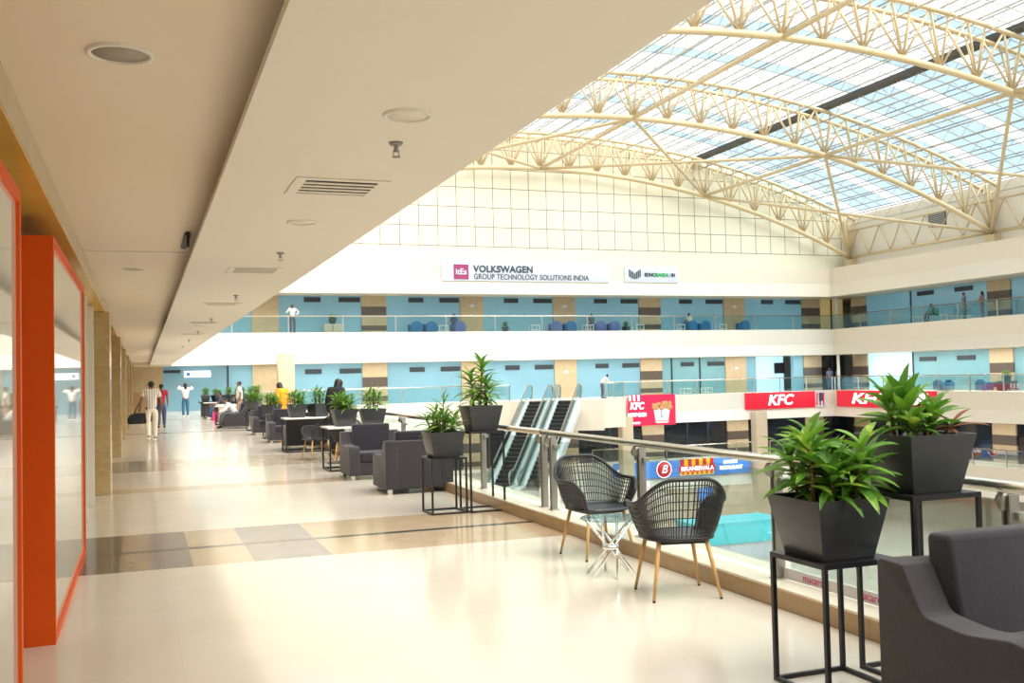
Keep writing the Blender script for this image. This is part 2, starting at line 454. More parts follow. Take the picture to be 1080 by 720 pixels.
# ---- arched trusses
TY = [59.5, 46.45, 33.4, 20.35, 7.3]
tr = thing('roof_truss', 'cream arched steel roof truss against the panelled gable wall, farthest of all', 'truss', (0, TY[0], 0), 0, 'arched roof trusses')
xa = [49*i/48 for i in range(49)]
MB().tube([(x, 0, zb(x)) for x in xa], .155, 10).build('bottom_chord', 'cream_steel', tr)
for sgn in (-1, 1): MB().tube([(x, sgn*.6, zt(x)) for x in xa], .11, 8).build('top_chord', 'cream_steel', tr)
for i in range(10, 25):
    xb = 49*i/24
    for d in (-.5, 0, .5):
        xt = 49*(i+d)/24
        if xt > 49: continue
        for sgn in (-1, 1): MB().tube([(xb, 0, zb(xb)), (xt, sgn*.6, zt(xt))], .058, 6).build('web_strut', 'cream_steel', tr)
MB().tube([(49, 0, zb(49)), (49, 0, 12.3)], .14, 8).build('end_post', 'cream_steel', tr)
MB().box(48.75, 49.3, -.35, .35, 9.06, 9.6).build('bearing_plate', 'cream_steel', tr)
TL = ['', 'second roof truss from the gable wall, cream tube arch crossing mid roof', 'third roof truss from the gable wall, cream tube arch crossing the upper right', 'fourth roof truss from the gable wall, cream steel arch near the camera', 'fifth roof truss from the gable wall, cream steel arch overhead']
for i in (1, 2, 3, 4): copy_tree(tr, (0, TY[i], 0), 0, TL[i])
for i in range(4):
    a, b = TY[i], TY[i+1]; nm = 'between %s and %s trusses' % (ORD[i], ORD[i+1])
    for q, x in enumerate((12.25, 24.5, 36.75, 48.95)):
        o = MB().tube([(x, a, zb(x)), (x, b, zb(x))], .11, 8).build('roof_strut', 'cream_steel')
        tag(o, 'straight cream roof pipe %s from the gable, %s' % (nm, ('left of the crown', 'at the crown', 'right of the crown', 'along the right wall')[q]), 'strut', 'longitudinal roof struts')
    for q, (x, x2) in enumerate(((24.5, 36.75), (36.75, 48.95), (24.5, 12.25))):
        if i > 0 and q != 1: continue
        for w in (0, 1):
            p0, p1 = ((x, a), (x2, b)) if w == 0 else ((x2, a), (x, b))
            o = MB().tube([(p0[0], p0[1], zb(p0[0])-.02), (p1[0], p1[1], zb(p1[0])-.02)], .095, 8).build('roof_brace', 'cream_steel')
            tag(o, 'diagonal brace %s, %s, %s' % (nm, ('right of crown', 'beside right wall', 'left of crown')[q], ('near end right' if (w == 0) == (q < 2) else 'near end left')), 'brace', 'diagonal roof braces')
    wt = thing('wall_lattice', 'zigzag cream lattice along right upper wall %s from the gable' % nm, 'lattice', (48.9, 0, 0), 0, 'lattices along the right wall')
    MB().tube([(0, a, 11.7), (0, b, 11.7)], .07, 6).build('top_rail', 'cream_steel', wt)
    for j in range(6):
        y0 = a+(b-a)*j/6; ym = a+(b-a)*(j+.5)/6; y1 = a+(b-a)*(j+1)/6
        MB().tube([(0, y0, zb(48.9)), (0, ym, 11.7), (0, y1, zb(48.9))], .05, 6).build('zigzag', 'cream_steel', wt)
for q in range(17):
    x = 49*(8+q)/24; zz = zt(x); mb = MB()
    mb.tube([(x, -10, zz+.42), (x, 60.2, zz+.42)], .04, 6).tube([(x, -10, zz-.3), (x, 60.2, zz-.3)], .035, 6)
    pts = [(x, -10+.73*j, zz+(.42 if j % 2 else -.3)) for j in range(97)]
    mb.tube(pts, .022, 5)
    tag(mb.build('roof_purlin', 'lattice_steel'), 'thin lattice purlin under the glass along the roof, %s from the right' % (ORD+['thirteenth', 'fourteenth', 'fifteenth', 'sixteenth', 'seventeenth'])[16-q], 'purlin', 'lattice purlins under the glass')

# ---- shopfronts of the galleries
wn = [1]
def window(x0, x1, y0, y1, z0, z1, mat, mull=(), axis='x'):
    wn[0] += 1
    o = S(MB().box(x0, x1, y0, y1, z0, z1), 'window_%d' % wn[0], mat)
    for m in mull:
        b = MB().box(m-.05, m+.05, y0-.06, y0, z0, z1) if axis == 'x' else MB().box(x0-.06, x0, m-.05, m+.05, z0, z1)
        b.build('mullion', 'dark_frame', o)
    return o
PX = [(6.28, 7.92, 0), (13.04, 14.63, 1), (19.57, 21.15, 0), (26.18, 27.8, 0), (32.7, 34.4, 1), (39.6, 41.35, 0), (46.4, 48.0, 1)]
LN = {1: 'lower', 2: 'middle', 3: 'upper'}
for k in (1, 2, 3):
    z = LV[k]
    for i, (a, b, t) in enumerate(PX):
        if k == 1 and i in (0,): pass
        o = MB().box(0, b-a, 0, .8, 0, 2.66).build('wall_pier', 'pier_banded' if t or (k == 1) else 'pier_plain', loc=(a, YG-.12, z))
        o.name = 'wall_far_pier_%d_%d' % (k, i+1); struct(o)
        if not t and k > 1 and i > 0:
            p = MB().box(0, .3, 0, .02, 0, .18).build('notice_sign', 'sign_white', loc=((a+b)/2-.15, YG-.15, z+1.72))
            tag(p, 'small white notice on %s far gallery stone pier, %s pier from left' % (LN[k], ORD[i]), 'notice')
    ed = [(-.9 if k == 2 else 1.6, PX[0][0])]+[(PX[i][1], PX[i+1][0]) for i in range(6)]+[(48.0, 50.2)]
    for i, (a, b) in enumerate(ed):
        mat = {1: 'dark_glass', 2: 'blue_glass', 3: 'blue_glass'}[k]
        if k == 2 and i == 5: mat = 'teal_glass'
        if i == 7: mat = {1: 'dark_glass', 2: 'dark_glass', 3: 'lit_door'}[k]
        if k == 2 and i == 6:
            window(a, a+.9, YG, YG+.3, z, z+2.66, 'blue_glass'); window(b-.9, b, YG, YG+.3, z, z+2.66, 'blue_glass')
            window(a+.9, b-.9, YG+1.2, YG+1.4, z, z+2.66, 'lit_room'); continue
        if k == 2 and i == 0: a = 1.15
        mull = {(2, 0): (4.85,), (2, 5): (35.2, 37.5), (1, 4): (30.2,), (1, 5): (36.3, 38), (3, 7): (49.1,), (2, 7): (49.0,)}.get((k, i), ())
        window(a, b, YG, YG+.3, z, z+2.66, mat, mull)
        if k > 1 and i not in (0, 7):
            w = b-a
            for q, (u0, u1) in enumerate(((.30, .50), (.72, .985))):
                s = MB().box(0, (u1-u0)*w, 0, .06, 0, .30).build('shopfront_board', 'dark_frame', loc=(a+u0*w, YG-.061, z+2.02))  # flat board set against the shopfront glass, not hung
                tag(s, 'dark signboard on %s far gallery shopfront, bay %s from left, %s of two' % (LN[k], ORD[i], ('left', 'right')[q]), 'signboard', 'dark signboards on the far shopfronts')
# end of the walkway: stone pier with a brown foot
S(MB().box(-.9, 1.15, 61.9, 62.3, 1.15, 2.66), 'wall_end_upper', 'pier_plain')
S(MB().box(-.9, 1.15, 61.88, 62.3, 0, 1.15), 'wall_end_lower', 'curb_stone')
for i in range(3): window(4.6+14.5*i, 18.5+14.5*i, YG, YG+.3, LV[0], LV[0]+2.64, 'beige_shop')
for k in (1, 2, 3):
    z = LV[k]; pys = [(59.1, 60.7), (46.1, 47.9), (33.1, 34.9), (20.1, 21.9), (7.1, 8.9), (-6, -4.4)]
    for i, (a, b) in enumerate(pys):
        o = MB().box(0, .8, 0, b-a, 0, 2.66).build('wall_right_pier_%d_%d' % (k, i+1), 'pier_banded', loc=(XG-.12, a, z)); struct(o)
    for i in range(5):
        a, b = pys[i+1][1], pys[i][0]
        if i == 0 and k > 1:
            window(XG, XG+.3, 54.6, b, z, z+2.66, 'lit_room' if k == 2 else 'blue_glass', (54.6,), 'y'); b = 54.6
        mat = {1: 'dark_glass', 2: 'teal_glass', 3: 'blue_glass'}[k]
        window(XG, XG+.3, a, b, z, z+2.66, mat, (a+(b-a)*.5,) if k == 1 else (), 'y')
        if k > 1:
            for q in (0, 1):
                s = MB().box(0, .06, 0, 1.5, 0, .3).build('shopfront_board', 'dark_frame', loc=(XG-.061, a+(b-a)*(.18+.5*(1-q)), z+1.98))
                tag(s, 'dark signboard on %s right gallery shopfront, bay %s from far corner, %s one' % (LN[k], ORD[i], ('left', 'right')[q]), 'signboard', 'dark signboards on the right shopfronts')
window(XG, XG+.3, -10, 60, LV[0], LV[0]+2.6, 'beige_shop')
for k in (2, 3): trim(MB().box(48.15, 48.3, 60.2, 60.35, LV[k], LV[k]+2.66), 'white_paint')
for x0, x1, z1, lab in ((7.46, 8.41, 3.24, 'tall beige stone column in front of the middle gallery, left of the blue shopfronts'), (29.7, 30.5, -1.25, 'pale stone column under the red banner, right of the escalators'), (40.1, 41.0, -1.25, 'beige stone column below the left end of the long red sign')):
    c = MB().box(x0, x1, 59.0, 59.68, -8.94, z1).build('column', 'column_stone', bevel=.02); tag(c, lab, 'column')

# ---- left wall with shopfronts
S(MB().box(-1.5, -.78, -8, 62, 0, 2.86), 'wall_left', 'marble')
S(MB().box(-1.5, -.5, -8, 62, 2.70, 2.86), 'trim_6', 'lintel_stone')
S(MB().box(-1.5, -.502, -8, 62, 2.685, 2.70), 'trim_7', 'marble_soffit')
n_tr[0] = 20
for i, y in enumerate((15.7, 23.7, 31.7, 39.7, 47.7, 55.7)):
    S(MB().box(-.8, -.44, y, y+.85, 0, 2.68), 'wall_left_pier_%d' % (i+1), 'marble')
    if i < 5: window(-.78, -.72, y+1.6, y+7.2, .1, 2.6, 'shop_glass' if i % 2 else 'dark_glass')
window(-.78, -.70, 10.7, 15.5, .08, 2.62, 'shop_glass')
for y in (11.0, 12.6, 14.3): trim(MB().box(-.70, -.60, y, y+.09, 0, 2.66), 'white_paint')
for i, (y, z0, z1, m) in enumerate(((10.95, 1.0, 1.9, 'dark_frame'), (13.1, .9, 1.9, 'cloth_black'), (17.6, .8, 1.9, 'dark_frame'))):
    p = MB().box(-.69, -.67, y, y+.75, z0, z1).build('poster_frame', m, bevel=.004)  # plain poster panel without a frame
    tag(p, 'dark poster on the left shop window, ' + ('just past the orange panel', 'before the first stone pilaster', 'past the first stone pilaster')[i], 'poster')
def orange_case(y0, y1, label, z1):
    t = thing('display_case', label, 'display case', (-.6, y0, 0))
    d = y1-y0; w = .055
    fr = MB().box(-.10, .0, 0, d, 0, z1)
    fr.box(0, .085, 0, w, 0, z1).box(0, .085, d-w, d, 0, z1).box(0, .085, w, d-w, 0, w).box(0, .085, w, d-w, z1-w, z1)
    fr.build('frame', 'orange_lacquer', t)
    MB().box(.005, .068, w, d-w, w, z1-w).build('glass_pane', 'shop_glass', t)
orange_case(1.2, 5.05, 'glossy orange framed glass display panel at the left picture edge', 2.5)
orange_case(6.83, 10.4, 'orange framed glass display panel projecting from the left wall, the farther one', 2.55)

# ------------------------------------------------------------------ ceiling fittings
def ceiling_ring(x, y, z, r, label, mesh, group):
    t = thing('ceiling_speaker', label, 'ceiling speaker', (x, y, z), 0, group)
    MB().lathe([(r*.82, .0), (r*.84, -.012), (r*.97, -.012), (r, 0)], 36).build('rim', 'white_paint', t)
    MB().lathe([(.001, -.004), (r*.83, -.004), (r*.83, 0)], 36).build('grille', mesh, t)
ceiling_ring(-.065, 4.0, 2.86, .125, 'round recessed speaker with dark mesh in the upper ceiling at left', 'speaker_mesh', 'round ceiling fittings')
ceiling_ring(-.065, 11.5, 2.86, .12, 'round recessed speaker farther along the upper ceiling', 'speaker_mesh', 'round ceiling fittings')
for i, y in enumerate((3.99, 6.9, 14.6, 19.8)):
    ceiling_ring(1.05, y, 2.70, .105, 'pale round flush plate in the low ceiling panel, %s nearest' % ORD[i], 'ceiling_paint', 'round ceiling fittings')
for i, y in enumerate((4.48, 8.6, 12.9, 17.6, 21.9, 26.2, 30.5)):
    t = thing('sprinkler', 'small metal fire sprinkler under the low ceiling panel, %s nearest' % ORD[i], 'sprinkler', (1.12, y, 2.70), 0, 'fire sprinklers')
    MB().lathe([(.001, 0), (.034, 0), (.028, -.012), (.001, -.014)], 16).build('escutcheon', 'post_steel', t)
    mb = MB().lathe([(.012, -.012), (.010, -.04), (.006, -.045)], 10)
    mb.bar((-.012, 0, -.035), (-.014, 0, -.065), .004).bar((.012, 0, -.035), (.014, 0, -.065), .004).build('frame_arms', 'post_steel', t)
    MB().lathe([(.001, -.064), (.02, -.066), (.02, -.07), (.001, -.07)], 14).build('deflector', 'post_steel', t)
for i, y in enumerate((5.36, 9.75, 14.1, 18.5, 22.9)):
    t = thing('air_diffuser', 'square flush air grille in the low ceiling panel, %s nearest' % ORD[i], 'air vent', (1.05, y, 2.70), 0, 'air grilles')
    mb = MB().box(-.26, .26, 0, .05, -.008, 0).box(-.26, .26, .45, .5, -.008, 0).box(-.26, -.2, .05, .45, -.008, 0).box(.2, .26, .05, .45, -.008, 0)
    mb.build('frame', 'ceiling_paint', t)
    MB().box(-.2, .2, .05, .45, -.003, .0).build('backing', 'black_void', t)
    mb = MB()
    for j in range(4): mb.bar((-.2, .13+.09*j, -.006), (.2, .13+.09*j, -.006), .042, .004)
    mb.build('louvres', 'ceiling_paint', t)
bx = thing('wall_box', 'dark narrow box fixed under the upper ceiling beside the dropped panel', 'box', (.36, 8.6, 2.86))
MB().box(.0, .02, 0, .03, -.13, 0).build('cover', 'black_metal', bx); MB().box(-.015, .03, .04, .9, -.03, 0).build('conduit', 'gutter_steel', bx)

# ------------------------------------------------------------------ railings
def near_post(t, y):
    g = MB().box(-.04, .03, y-.028, y-.012, .128, .93).box(-.04, .03, y+.012, y+.028, .128, .93).build('post', 'post_steel', t, bevel=.003)
    MB().box(-.055, .05, y-.05, y+.05, .128, .138).build('base_plate', 'steel', g)
    MB().lathe([(.001, -.012), (.05, -.012), (.05, .012), (.001, .012)], 20, (-.05, y, .895), axis='y').tube([(-.04, y, .9), (-.07, y, .95)], .013, 8).build('bracket', 'post_steel', g)
    MB().box(-.01, .05, y-.06, y+.06, .80, .84).build('clamp', 'steel', g)
def near_rail(y0, y1, ys, label):
    t = thing('glass_railing', label, 'railing', (4.22, 0, 0), 0, 'railing of the walkway')
    MB().tube([(-.075, y0, .975), (-.075, y1, .975)], .033, 14).build('handrail', 'rail_steel', t)
    for y in ys: near_post(t, y)
    for a, b in zip(ys[:-1], ys[1:]):
        MB().box(.025, .037, a+.09, b-.09, .16, .88).build('glass_panel', 'rail_glass', t)
    return t
r1 = near_rail(.6, 10.18, (1.9, 3.95, 5.98, 8.02, 10.08), 'near glass railing with steel handrail on the kerb, beside the woven chairs and nearest planters')
r2 = near_rail(10.22, 25.2, (10.34, 12.45, 14.6, 16.7, 18.8, 20.9, 23.0, 25.1), 'glass railing with steel handrail beyond the joint, behind the tall planters and sofas')
MB().tube([(-.075, 25.2, .975), (-.06, 25.45, .95), (0, 25.55, .85), (.02, 25.55, .3)], .03, 10).build('handrail_end', 'rail_steel', r2)
# clear strip with pink lettering low on the glass
st = thing('glass_sticker', 'grey frosted strip with pink lettering low on the near glass railing', 'sticker', (4.235, 4.1, .135))
MB().box(-.004, .0, 0, 1.85, 0, .075).build('strip', 'frosted_strip', st)
text('lettering', 'macaron', .075, 'text_pink', (-.006, 1.50, .04), (PI/2, 0, -PI/2), st, ext=.0015)
text('lettering', 'macaron', .075, 'text_pink', (-.006, .95, .04), (PI/2, 0, -PI/2), st, ext=.0015)

def far_rail(p, q, n, label, group, h=1.0, skip=()):
    p, q = Vector(p), Vector(q); t = thing('gallery_railing', label, 'railing', p, 0, group); d = q-p
    MB().tube([(0, 0, h), (d.x, d.y, h)], .035, 8).build('handrail', 'rail_steel', t)
    for i in range(n+1):
        c = d*(i/n); MB().box(c.x-.03, c.x+.03, c.y-.03, c.y+.03, 0, h).build('post', 'steel', t)
    u = d.normalized()
    for i in range(n):
        a = d*(i/n)+u*.08; b = d*((i+1)/n)-u*.08
        MB().bar((a.x, a.y, h*.48), (b.x, b.y, h*.48), .015, h*.9).build('glass_panel', 'far_glass', t)
far_rail((1.7, 60.12, 4.5), (47.5, 60.12, 4.5), 14, 'long glass railing along the upper far gallery under the wall signs', 'gallery railings')
far_rail((47.72, 60.1, 4.5), (47.72, -6, 4.5), 22, 'glass railing along the upper right gallery', 'gallery railings')
far_rail((4.6, 60.12, .03), (20.4, 60.12, .03), 6, 'glass railing on the middle far gallery left of the escalators', 'gallery railings')
far_rail((29.3, 60.12, .03), (47.5, 60.12, .03), 8, 'glass railing on the middle far gallery above the red signs', 'gallery railings')
far_rail((47.72, 60.1, .03), (47.72, -6, .03), 26, 'glass railing along the middle right gallery', 'gallery railings')
far_rail((28.0, 60.12, -4.44), (47.5, 60.12, -4.44), 7, 'glass railing on the lower far gallery above the blue restaurant sign', 'gallery railings')
far_rail((47.72, 60.1, -4.44), (47.72, -6, -4.44), 26, 'glass railing along the lower right gallery', 'gallery railings')

# ------------------------------------------------------------------ escalators
T0 = Vector((23.05, 57.2, 0)); az = math.radians(37.4); fw = Vector((math.sin(az), math.cos(az), 0)); rt = Vector((math.cos(az), -math.sin(az), 0))
S(MB().prism([(18.5, 60.1), (20.2, 58.6), (21.5, 58.1), (26.4, 54.9), (27.6, 57.3), (29.3, 57.7), (29.3, 60.1)], -1.83, .03, 'z'), 'wall_landing', 'warm_paint')
S(MB().prism([(9, 46), (24, 42), (26, 50), (26, 60.2), (9, 60.2)], -5.4, -4.47, 'z'), 'floor_lower', 'ground_stone')
far_rail((20.4, 60.1, .03), (21.5, 58.15, .03), 1, 'short glass railing on the landing left of the escalators', 'landing railings')
far_rail((27.7, 57.4, .03), (29.2, 57.75, .03), 2, 'short glass railing on the landing where the man in white leans', 'landing railings')
RUN, RISE = 7.74, 4.47
def escalator(loc, label):
    t = thing('escalator', label, 'escalator', loc, -az, 'pair of escalators')
    s = RISE/RUN
    for k in range(21):
        y = RUN*k/21; z = RISE*k/21
        mb = MB().box(-.5, .5, y, y+RUN/21+.02, z-.05, z+RISE/21-.015)
        mb.box(-.5, .5, y-.004, y+.012, z+RISE/21-.02, z+RISE/21-.008, 1)
        mb.build('step', ['rubber', 'post_steel'], t)
    MB().box(-.52, .52, -1.1, .0, -.02, .02).box(-.52, .52, RUN, RUN+1.0, RISE-.02, RISE+.02).build('comb_plate', 'post_steel', t)
    body = [(-1.2, -.25), (0, -.35), (RUN, RISE-.65), (RUN+.6, RISE-.6), (RUN+.6, RISE+.08), (RUN, RISE+.12), (0, .16), (-1.2, .16)]
    for sg in (-1, 1):
        MB().prism(body, sg*.54, sg*.84, 'x').build('side_deck', 'steel_light', t, bevel=.02)
        gl = [(-.9, .16), (0, .18), (RUN, RISE+.14), (RUN+.8, RISE+.1), (RUN+.8, RISE+.85), (RUN+.1, RISE+.95), (.1, 1.02), (-.6, .95), (-.95, .75)]
        MB().prism(gl, sg*.66, sg*.68, 'x').build('balustrade_glass', 'esc_glass', t)
        hp = [(-.5, .22), (-.9, .35), (-1.0, .62), (-.85, .88), (-.5, .98), (.1, 1.06), (RUN, RISE+.98), (RUN+.7, RISE+.95), (RUN+.95, RISE+.8), (RUN+.98, RISE+.4), (RUN+.75, RISE+.18)]
        MB().tube([(sg*.67, a, b) for a, b in hp], .05, 8).build('handrail', 'post_steel', t)
        MB().prism([(0, .17), (RUN, RISE+.13), (RUN, RISE+.2), (0, .24)], sg*.60, sg*.74, 'x').build('skirt_rail', 'steel_light', t)
b0 = T0-fw*RUN
escalator((b0.x, b0.y, LV[1]+.02), 'left escalator with black steps and glass sides rising to the landing')
b1 = b0+rt*1.85
escalator((b1.x, b1.y, LV[1]+.02), 'right escalator with black steps and glass sides, nearer the leaning man')

# ------------------------------------------------------------------ furniture
def chaikin(p, n=1, closed=False):
    for _ in range(n):
        q = [p[0]]
        for a, b in zip(p[:-1], p[1:]):
            a, b = Vector(a), Vector(b); q += [tuple(a*.75+b*.25), tuple(a*.25+b*.75)]
        p = q+[p[-1]]
    return p
ARM = [(0, .07)]+[(0, .73)]+[(.02, .745), (.14, .74)]+chaikin([(.16, .735), (.235, .60), (.27, .54), (.36, .53), (.50, .515), (.62, .53), (.74, .545), (.82, .52), (.845, .44)], 2)+[(.85, .07)]
def armchair(label, loc, rz, group, fab='fabric', cushion='fabric_dark', arm_extra=0):
    """back at y = 0, front towards -y"""
    t = thing('armchair', label, 'armchair', loc, rz, group); W = .97
    prof = [(-a, b) for a, b in ARM]
    for sg in (-1, 1):
        x0, x1 = sorted((sg*(W/2), sg*(W/2-.17)))
        MB().prism(prof, x0, x1, 'x').build('arm', fab, t, bevel=.022, seg=3)
    MB().box(-W/2+.16, W/2-.16, -.15, -.005, .07, .735).build('back_panel', fab, t, bevel=.02, seg=3)
    MB().box(-W/2+.16, W/2-.16, -.83, -.14, .07, .27).build('seat_base', fab, t, bevel=.015)
    MB().box(-W/2+.175, W/2-.175, -.845, -.28, .275, .435).build('seat_cushion', cushion, t, bevel=.045, seg=4)
    MB().prism([(-.13, .40), (-.33, .40), (-.255, .84), (-.245, .865), (-.13, .865), (-.12, .84)], -W/2+.175, W/2-.175, 'x').build('back_cushion', cushion, t, bevel=.03, seg=3)
    for sx in (-1, 1):
        for y in (-.07, -.78): MB().box(sx*.42-.03, sx*.42+.03, y-.03, y+.03, 0, .07).build('leg', 'chrome' if fab == 'fabric' else 'black_metal', t)
    return t
AC = armchair('large charcoal armchair cut by the bottom right corner, facing the camera side', (3.585, 3.66, 0), 0, 'charcoal lounge armchairs')
copy_tree(AC, (3.625, 13.47, 0), PI, 'charcoal armchair seen from behind, just beyond the slim black planter stands')
copy_tree(AC, (3.56, 16.55, 0), 0, 'charcoal armchair facing the camera, across from the one seen from behind')
copy_tree(AC, (3.62, 23.42, 0), PI, 'charcoal armchair seen from behind beneath the farther white table with planters')
copy_tree(AC, (3.58, 27.3, 0), 0, 'charcoal armchair facing the camera with its curved arm to the aisle, beyond the second table')
copy_tree(AC, (3.5, 36.2, 0), -PI/2, 'charcoal armchair where the man in white sits')
copy_tree(AC, (3.62, 31.6, 0), 0, 'charcoal armchair behind the yellow dressed woman')
copy_tree(AC, (3.72, 45.2, 0), -PI/2, 'far charcoal armchair where the person in jeans sits')
copy_tree(AC, (3.75, 38.6, 0), -PI/2, 'far charcoal armchair beside the white side tables')

def wicker_chair(label, loc, rz, group):
    """faces +y"""
    t = thing('wicker_chair', label, 'chair', loc, rz, group)
    def S_(u, v):   # u -1..1 around the shell from one arm to the other, v 0..1 seat to rim
        a = u*math.radians(134); k = max(0, math.cos(a))
        hb = .855; ha = .67 if abs(u) < .8 else .67-.10*((abs(u)-.8)/.2)**2
        e = min(1, max(0, (.64-abs(u))/.56)); e = e*e*(3-2*e)
        h = ha+(hb-ha)*e
        z = .425+(h-.425)*v
        rx = .245+.085*v**.7; ry = .22+.075*v**.7+.035*v*k
        def se(c): return math.copysign(abs(c)**.72, c)
        return Vector((rx*se(math.sin(a))*1.02, -ry*se(math.cos(a))-.0, z))
    NU = 80; mb = MB()
    for i in range(NU+1):
        u = -1+2*i/NU
        pts = [S_(u, v/6) for v in range(7)]
        for a, b in zip(pts[:-1], pts[1:]):
            w = S_(min(1, u+.02), .5)-S_(max(-1, u-.02), .5)
            mb.bar(a, b, .0058, .008, up=w.normalized())
    for v in (.06, .22, .36, .5, .64, .78, .9):
        mb.tube([S_(-1+2*i/40, v) for i in range(41)], .0042, 5)
    mb.build('woven_shell', 'black_wicker', t)
    MB().tube([S_(-1+2*i/60, 0) for i in range(61)], .014, 8).tube([S_(-1, v/6) for v in range(7)]+[S_(-1+2*i/60, 1) for i in range(61)]+[S_(1, 1-v/6) for v in range(7)], .0145, 8).build('rim', 'black_wicker', t)
    out = [S_(-1+2*i/30, 0) for i in range(31)]
    top = [(p.x, p.y, .432) for p in out]; fr = [(.20, .245), (.12, .262), (0, .267), (-.12, .262), (-.20, .245)]
    ol = [(p[0], p[1]) for p in top]+fr
    mb = MB(); c = Vector((0, .02)); n = len(ol)
    vs = [(x, y, .437) for x, y in ol]+[(x*.85, y*.85, .426) for x, y in ol]+[(0, .02, .420)]+[(x, y, .412) for x, y in ol]
    fs = [(i, (i+1) % n, n+(i+1) % n, n+i) for i in range(n)]+[(n+i, n+(i+1) % n, 2*n) for i in range(n)]+[(i, 2*n+1+i, 2*n+1+(i+1) % n, (i+1) % n) for i in range(n)]+[tuple(2*n+1+i for i in range(n))]
    mb.add(vs, fs, 0, True).build('seat', 'seat_plastic', t)
    MB().bar((-.16, .17, .40), (.16, .17, .40), .03).bar((-.16, -.15, .40), (.16, -.15, .40), .03).bar((-.15, -.15, .40), (-.15, .17, .40), .03).bar((.15, -.15, .40), (.15, .17, .40), .03).build('under_frame', 'black_metal', t)
    for sx, y0, y1 in ((-1, .17, .235), (1, .17, .235), (-1, -.15, -.225), (1, -.15, -.225)):
        l = MB().tube([(sx*.175, y0, .41), (sx*.245, y1, .012)], [.0165, .0105], 10).build('leg', 'beech', t)
        MB().tube([(sx*.245, y1, .014), (sx*.2455, y1*1.002, 0)], .011, 8).build('foot', 'black_metal', l)
    return t
wc = wicker_chair('black woven armchair with wooden legs behind the glass table, seat facing the camera', (3.77, 8.05, 0), PI+.10, 'black woven armchairs')
copy_tree(wc, (3.615, 6.37, 0), -.20, 'black woven armchair with wooden legs seen from behind, nearer than the glass table')
copy_tree(wc, (3.32, 20.3, 0), PI/2*1.15, 'woven armchair with wooden legs between the two white tables')
copy_tree(wc, (3.75, 19.3, 0), -.3, 'woven armchair half hidden under the nearer white table')

t = thing('glass_table', 'low round glass table on crossed chrome tubes between the two black woven chairs', 'table', (3.5, 7.22, 0))
MB().lathe([(.001, .445), (.235, .445), (.24, .45), (.235, .455), (.001, .455)], 40).build('glass_top', 'table_glass', t)
for i in range(6):
    a = 2*PI*i/6+.3; b = a+math.radians(150)
    MB().tube([(.20*math.cos(a), .20*math.sin(a), .0), (.2*math.cos(b), .2*math.sin(b), .443)], .0105, 10).build('leg', 'chrome', t)
MB().lathe([(.055, .205), (.066, .205), (.066, .235), (.055, .235), (.055, .205)], 24).build('ring', 'chrome', t)

def plant_stand(label, loc, h):
    t = thing('plant_stand', label, 'plant stand', loc, 0, 'black metal plant stands'); W = .44; b = .022; w2 = W/2
    MB().box(-w2, w2, -w2, w2, h-.008, h).box(-w2, w2, -w2, -w2+b, h-.024, h-.008).box(-w2, w2, w2-b, w2, h-.024, h-.008).box(-w2, -w2+b, -w2+b, w2-b, h-.024, h-.008).box(w2-b, w2, -w2+b, w2-b, h-.024, h-.008).build('top', 'black_metal', t)
    for sx in (-1, 1):
        for sy in (-1, 1): MB().box(sx*(w2-b/2)-b/2, sx*(w2-b/2)+b/2, sy*(w2-b/2)-b/2, sy*(w2-b/2)+b/2, 0, h-.024).build('leg', 'black_metal', t)
    MB().box(-w2+b, w2-b, -w2, -w2+b, 0, b).box(-w2+b, w2-b, w2-b, w2, 0, b).box(-w2, -w2+b, -w2+b, w2-b, 0, b).box(w2-b, w2, -w2+b, w2-b, 0, b).build('base_frame', 'black_metal', t)
    return t
plant_stand('short black metal plant stand under the nearest planter, beside the big armchair', (3.27, 4.185, 0), .66)
plant_stand('tall black metal plant stand at right, behind the big armchair', (3.80, 4.165, 0), .955)
plant_stand('short black metal plant stand in mid picture, left of the taller one', (3.37, 11.43, 0), .66)
plant_stand('tall black metal plant stand in mid picture, before the escalators', (3.835, 11.4, 0), .955)

def leaf(mb, base, az, el, L, w, droop, mi=0, fold=.25, seg=6, twist=0):
    """strap leaf curved under its weight"""
    p = Vector(base); d = Vector((math.cos(az)*math.cos(el), math.sin(az)*math.cos(el), math.sin(el)))
    side = Vector((-math.sin(az), math.cos(az), 0))
    vs = []; e = el
    for i in range(seg+1):
        s = i/seg
        ww = w*(math.sin(PI*min(1, .10+.90*s)**.85))**.8 if i < seg else .0006
        d = Vector((math.cos(az)*math.cos(e), math.sin(az)*math.cos(e), math.sin(e)))
        up = side.cross(d)*-1
        sd = (side*math.cos(twist*s)+up*math.sin(twist*s))
        vs += [p+sd*ww/2+up*ww*fold, p, p-sd*ww/2+up*ww*fold]
        p = p+d*(L/seg); e -= droop/seg
    fs = []
    for i in range(seg):
        a = i*3; fs += [(a, a+1, a+4, a+3), (a+1, a+2, a+5, a+4)]
    mb.add(vs, fs, mi, True)
def crown(mb, root, c, n, L, w, rnd, el0=1.25, el1=.0, droop=.8, red=0):
    """leaves spiralling up a stem: the upper ones upright, the lower ones spreading"""
    root, c = Vector(root), Vector(c)
    for i in range(n):
        s = i/max(1, n-1); az = i*2.399963+rnd.uniform(-.25, .25)
        el = el0+(el1-el0)*s**.8+rnd.uniform(-.15, .15)
        mi = 2 if rnd.random() < red else (1 if rnd.random() < .5 else 0)
        p = c.lerp(root, .72*s**1.3)
        leaf(mb, p, az, el, L*rnd.uniform(.75, 1.1)*(1 if s > .2 else .85), w*rnd.uniform(.8, 1.15), droop*rnd.uniform(.6, 1.3), mi, twist=rnd.uniform(-.5, .5))
